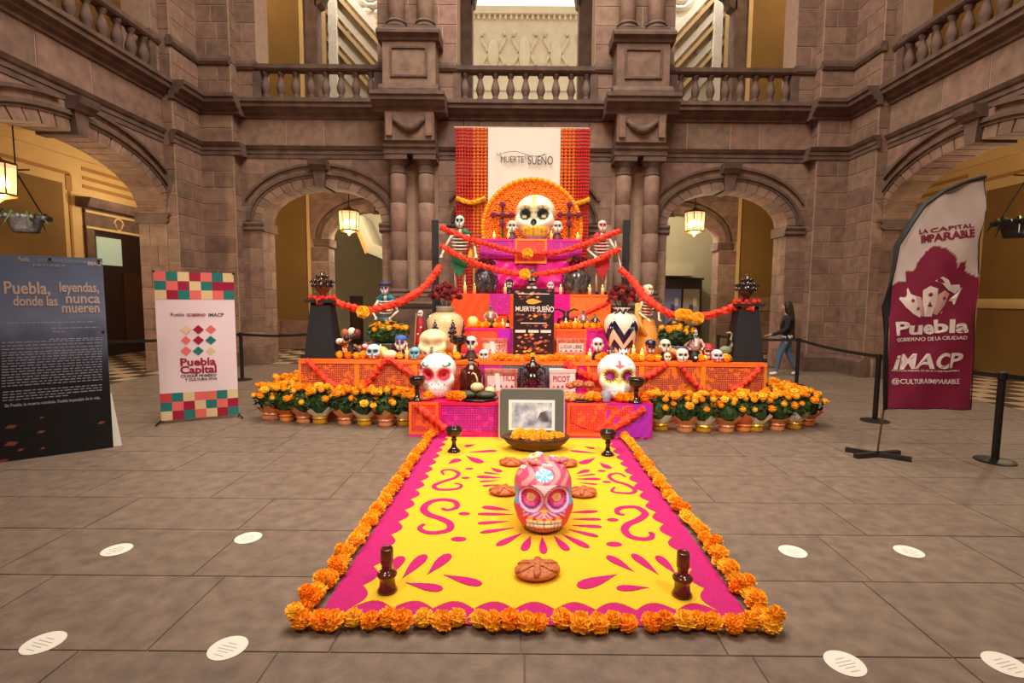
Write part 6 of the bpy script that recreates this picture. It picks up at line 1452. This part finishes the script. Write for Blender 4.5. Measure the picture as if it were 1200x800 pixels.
mb = MB().add(vs, [(j*(nx+1)+i, j*(nx+1)+i+1, (j+1)*(nx+1)+i+1, (j+1)*(nx+1)+i) for j in range(nz) for i in range(nx)])
me = mb.mesh('flag_cloth', M('flag_print', (255,255,255), .75, attr=True), True); me.color_attributes.new('Col', 'FLOAT_COLOR', 'POINT').data.foreach_set('color', cols); put('flag_cloth', me, fl)
MB().tube([(x-.012, fold(x, z), z) for x, z in LE], .05, 8, flat=.4).build('pole_sleeve', M('black_sleeve', (20,18,20), .7), fl, True)
MB().tube([(0, 0, .06), (LE[0][0]-.012, 0, LE[0][1])], .01, 6).build('pole', M('steel_rod', (110,92,84), .35, metal=.7), fl)
MB().tube([(x, fold(x, z), z) for x, z in RE], .006, 5).build('edge_hem', M('black_sleeve', (20,18,20)), fl)
MB().tube([(x, fold(x, LE[0][1]), LE[0][1]+.005) for x in [LE[0][0]+(RE[0][0]-LE[0][0])*k/16 for k in range(17)]], .006, 5).build('edge_hem', MATS['black_sleeve'], fl)
for a in (.25, -.62): MB().add([(sx*.3*math.cos(a)-sy*.025*math.sin(a), sx*.3*math.sin(a)+sy*.025*math.cos(a), z) for z in (.005, .05) for sx, sy in ((-1,-1), (1,-1), (1,1), (-1,1))], [(0,3,2,1),(4,5,6,7),(0,1,5,4),(1,2,6,5),(2,3,7,6),(3,0,4,7)]).build('cross_foot', M('grey_steel', (58,50,46), .5, metal=.5), fl)
FWH = M('flag_white', (236,214,206), .75); FMR = M('flag_maroon', (140,24,58), .75)
def ftxt(s, px, py, hpx, wpx, m, bold=0, shear=0, ang=0):
    x, z = FLc(px, py); h = hpx*FY/600; wl = wpx*FY/600
    def wp(c):
        X, Z = c.x*math.cos(ang)-c.y*math.sin(ang), c.x*math.sin(ang)+c.y*math.cos(ang)
        return Vector((X, Z, c.z-fold(x+X, z+Z)+.007))
    return text(s, h*1.35, m, fl, (x, 0, z), wid=wl, bold=bold, shear=shear, warp=wp)
ftxt('LA CAPITAL', 1108, 268, 5, 66, FMR, .01, 0, .13); ftxt('IMPARABLE', 1110, 277, 9, 64, FMR, .03, 0, .13)
ftxt('Puebla', 1090, 384, 16, 82, FWH, .035, 0, .06); ftxt('GOBIERNO DE LA CIUDAD', 1090, 397, 4.5, 80, FWH, .01, 0, .05); ftxt('iMACP', 1086, 424, 18, 82, FWH, .03, .15, .03); ftxt('INSTITUTO MUNICIPAL DE ARTE Y CULTURA DE PUEBLA', 1086, 434.5, 2.2, 82, FWH); ftxt('@CULTURAIMPARABLE', 1086, 447, 6, 80, FWH, .01)
def fpoly(pxs, m, nm, off=.006):
    q = [FLc(*p) for p in pxs]; cx_ = sum(a for a, b in q)/len(q); cz_ = sum(b for a, b in q)/len(q)
    v = [(cx_, fold(cx_, cz_)-off-.012, cz_)]+[(a, fold(a, b)-off, b) for a, b in q]
    MB().add(v, [(0, i+1, (i+1) % len(q)+1) for i in range(len(q))]).build(nm, m, fl)
fpoly(((1053,350),(1063,337),(1065,344),(1072,347),(1079,362),(1076,372),(1068,368),(1060,360)), FWH, 'logo_building'); fpoly(((1070,346),(1079,348),(1083,360),(1084,370),(1078,371),(1074,360)), M('flag_pink', (214,160,150), .75), 'logo_building')
fpoly(((1082,340),(1089,335),(1097,338),(1098,352),(1094,371),(1083,371),(1081,352)), FWH, 'logo_tower'); fpoly(((1098,345),(1105,340),(1111,344),(1106,358),(1100,369),(1096,368)), MATS['flag_pink'], 'logo_building'); fpoly(((1103,368),(1112,350),(1125,342),(1130,336),(1127,344),(1118,356)), FWH, 'logo_wing')
fpoly(((1093,329),(1102,324),(1112,328),(1116,338),(1121,334),(1127,333),(1128,338),(1120,344),(1110,340),(1101,332)), FWH, 'logo_wing')
for c_, r in (((1089.5,345),2.4), ((1066,352),2), ((1072,361),1.8), ((1104,349),1.8)): fpoly([(c_[0]+r*math.cos(k*.785), c_[1]+r*math.sin(k*.785)) for k in range(8)], FMR, 'logo_dot', .02)
fpoly(((1086,359),(1089.5,353),(1093,359)), FMR, 'logo_dot', .02)
# ------------------------------------------------------------------ barrier posts and belts
BB = M('barrier_black', (24,21,20), .45)
def stanchion(x, y, label):
    t = thing('barrier_post', label, 'stanchion', (x, y, 0), group='black barrier posts')
    MB().lathe([(0,0), (.18,0), (.18,.012), (.15,.02), (.05,.03), (0,.03)], 28).build('base', BB, t); MB().lathe([(.034,.028), (.034,.88)], 16).build('post', BB, t, False); MB().lathe([(.034,.88), (.042,.885), (.042,.955), (.03,.965), (0,.965)], 16).build('belt_head', BB, t)
S = [(5.03,5.37,'black barrier post nearest the right edge'), (4.98,7.17,'black barrier post behind the feather flag'), (5.44,10.11,'black barrier post in front of the walking woman'), (-5.69,10.25,'black barrier post behind the square bordered banner'), (4.15,10.9,'black barrier post hidden behind the right pedestal'), (-4.35,10.45,'black barrier post hidden behind the left pedestal'), (-7.0,8.3,'black barrier post hidden behind the dark text board')]
for x, y, l in S: stanchion(x, y, l)
def belt(a, b, label):
    d = Vector((b[0]-a[0], b[1]-a[1], 0)); n = Vector((-d.y, d.x, 0)).normalized()*.002; vs = []
    u = d.normalized()*.042
    for k in range(9):
        s_ = k/8; p = Vector((a[0], a[1], .945))+u+(d-2*u)*s_; sg = -.03*math.sin(PI*s_)
        for q in (n, -n):
            for z in (0, -.05): vs.append((p.x+q.x, p.y+q.y, p.z+z+sg))
    fs = []
    for k in range(8):
        i = k*4; fs += [(i,i+4,i+5,i+1), (i+2,i+3,i+7,i+6), (i,i+2,i+6,i+4), (i+1,i+5,i+7,i+3)]
    tag(MB().add(vs, fs).build('barrier_belt', BB), label, 'barrier belt', 'black barrier belts')
belt(S[2], S[4], 'black belt passing behind the right pedestal'); belt(S[1], S[2], 'black belt between the flag and the walking woman'); belt(S[0], S[1], 'black belt running behind the feather flag'); belt(S[0], (6.6, 4.3), 'black belt leaving the right edge of the photo'); belt(S[3], S[5], 'black belt running right behind the left pedestal'); belt(S[6], S[3], 'black belt behind the square bordered banner')
stanchion(6.6, 4.3, 'black barrier post beyond the right edge')
# ------------------------------------------------------------------ walking woman
pr = thing('person', 'person with long dark hair in black jacket and jeans walking left by the arch', 'person', (5.93, 11.5, 0), -.3, sca=.97)
V = [((0,0,.93),.15,.13), ((.0,0,1.06),.165,.14), ((-.01,0,1.2),.18,.15), ((-.02,0,1.33),.17,.13), ((-.03,0,1.42),.06,.06), ((-.045,0,1.47),.055,.055), ((-.05,0,1.55),.09,.075), ((-.045,0,1.63),.08,.07),
     ((-.03,-.09,.86),.1,.1), ((-.15,-.09,.5),.07,.07), ((-.2,-.09,.12),.045,.045), ((-.22,-.09,.05),.045,.045), ((-.36,-.1,.04),.035,.035),
     ((.03,.09,.86),.1,.1), ((.06,.09,.5),.07,.07), ((.25,.09,.15),.045,.045), ((.27,.09,.08),.045,.045), ((.14,.1,.035),.035,.035),
     ((-.02,-.17,1.32),.07,.07), ((-.06,-.24,1.08),.058,.058), ((-.3,-.25,.98),.045,.045), ((-.42,-.25,.95),.03,.03),
     ((0,.17,1.32),.07,.07), ((.1,.23,1.08),.058,.058), ((.08,.22,.86),.045,.045), ((.06,.22,.78),.03,.03)]
Ed = [(0,1),(1,2),(2,3),(3,4),(4,5),(5,6),(6,7),(0,8),(8,9),(9,10),(10,11),(11,12),(0,13),(13,14),(14,15),(15,16),(16,17),(3,18),(18,19),(19,20),(20,21),(3,22),(22,23),(23,24),(24,25)]
me = bpy.data.meshes.new('body'); me.from_pydata([v[0] for v in V], Ed, []); ob = put('body', me)
ob.modifiers.new('s', 'SKIN'); sv = me.skin_vertices[0].data
for i, v in enumerate(V): sv[i].radius = (v[1], v[2]); sv[i].use_root = (i == 0)
sb = ob.modifiers.new('d', 'SUBSURF'); sb.levels = sb.render_levels = 2
dg = bpy.context.evaluated_depsgraph_get(); bme = bpy.data.meshes.new_from_object(ob.evaluated_get(dg)); bpy.data.objects.remove(ob)
JK, JN, SN, SH = M('black_jacket', (22,20,22), .8), M('blue_denim', (92,116,138), .85, noise=(12, .3)), M('skin', (190,136,108), .6), M('white_trainer', (230,222,214), .5)
bme.materials.clear()
for m in (JK, JN, SN, SH, WHITE): bme.materials.append(m)
for f in bme.polygons:
    c = f.center; f.use_smooth = True
    arm = abs(c.y) > .17 and c.z > .7
    if c.z < .095: k = 3
    elif arm: k = 2 if (c.x < -.37 or c.z < .82) else 0
    elif c.z < .9: k = 1
    elif c.z < .945: k = 4
    elif c.z < 1.415: k = 0
    else: k = 2
    f.material_index = k
put('body', bme, pr)
HR = M('dark_brown_hair', (44,24,18), .6, noise=(40, .4))
mb = MB(); n = 14; rings_ = [((-.03,0,1.725),.02,.02), ((-.02,0,1.71),.075,.075), ((-.015,0,1.64),.108,.1), ((.0,0,1.55),.112,.11), ((.03,0,1.45),.1,.115), ((.07,0,1.32),.075,.125), ((.1,0,1.2),.05,.11), ((.11,0,1.12),.02,.06)]
vs = [(c[0]+rx*math.cos(2*PI*j/n), c[1]+ry*math.sin(2*PI*j/n), c[2]) for c, rx, ry in rings_ for j in range(n)]
mb.add(vs, [(i*n+j, i*n+(j+1) % n, (i+1)*n+(j+1) % n, (i+1)*n+j) for i in range(len(rings_)-1) for j in range(n)]); mb.build('hair', HR, pr, True)
f_ = MB().ball((-.085,0,1.58), (.06,.066,.095), 14, 10).ball((-.147,0,1.565), (.018,.014,.02), 7, 6); f_.ball((-.132,0,1.525), (.014,.024,.007), 8, 5)
f_.build('face', SN, pr, True)
for sy in (-1, 1): MB().ball((-.133, sy*.028, 1.592), (.008,.012,.007), 7, 5).build('eye', BLK, pr, True)
for (hx, hy, hz), d in (((-.43,-.25,.945), Vector((-1,0,-.15))), ((.055,.22,.77), Vector((-.15,0,-1)))):
    h_ = MB(); h_.ball((hx, hy, hz), (.035 if d.x < -.5 else .022, .04, .022 if d.x < -.5 else .035), 10, 7); h_.build('palm', SN, pr, True)
    for k in range(4): MB().tube([Vector((hx, hy+(k-1.5)*.018, hz))+d*.02, Vector((hx, hy+(k-1.5)*.02, hz))+d*(.06+.008*(k in (1,2))), Vector((hx, hy+(k-1.5)*.02, hz-.012))+d*(.085+.01*(k in (1,2)))], .008, 6).build('finger', SN, pr, True)
    MB().tube([Vector((hx, hy-.03, hz)), Vector((hx, hy-.05, hz+.01))+d*.025, Vector((hx, hy-.05, hz+.005))+d*.05], .009, 6).build('thumb', SN, pr, True)
MB().tube([(.12,.13,1.0), (.14,.12,.82)], [.06,.05], 8).build('jacket_tail', JK, pr, True)
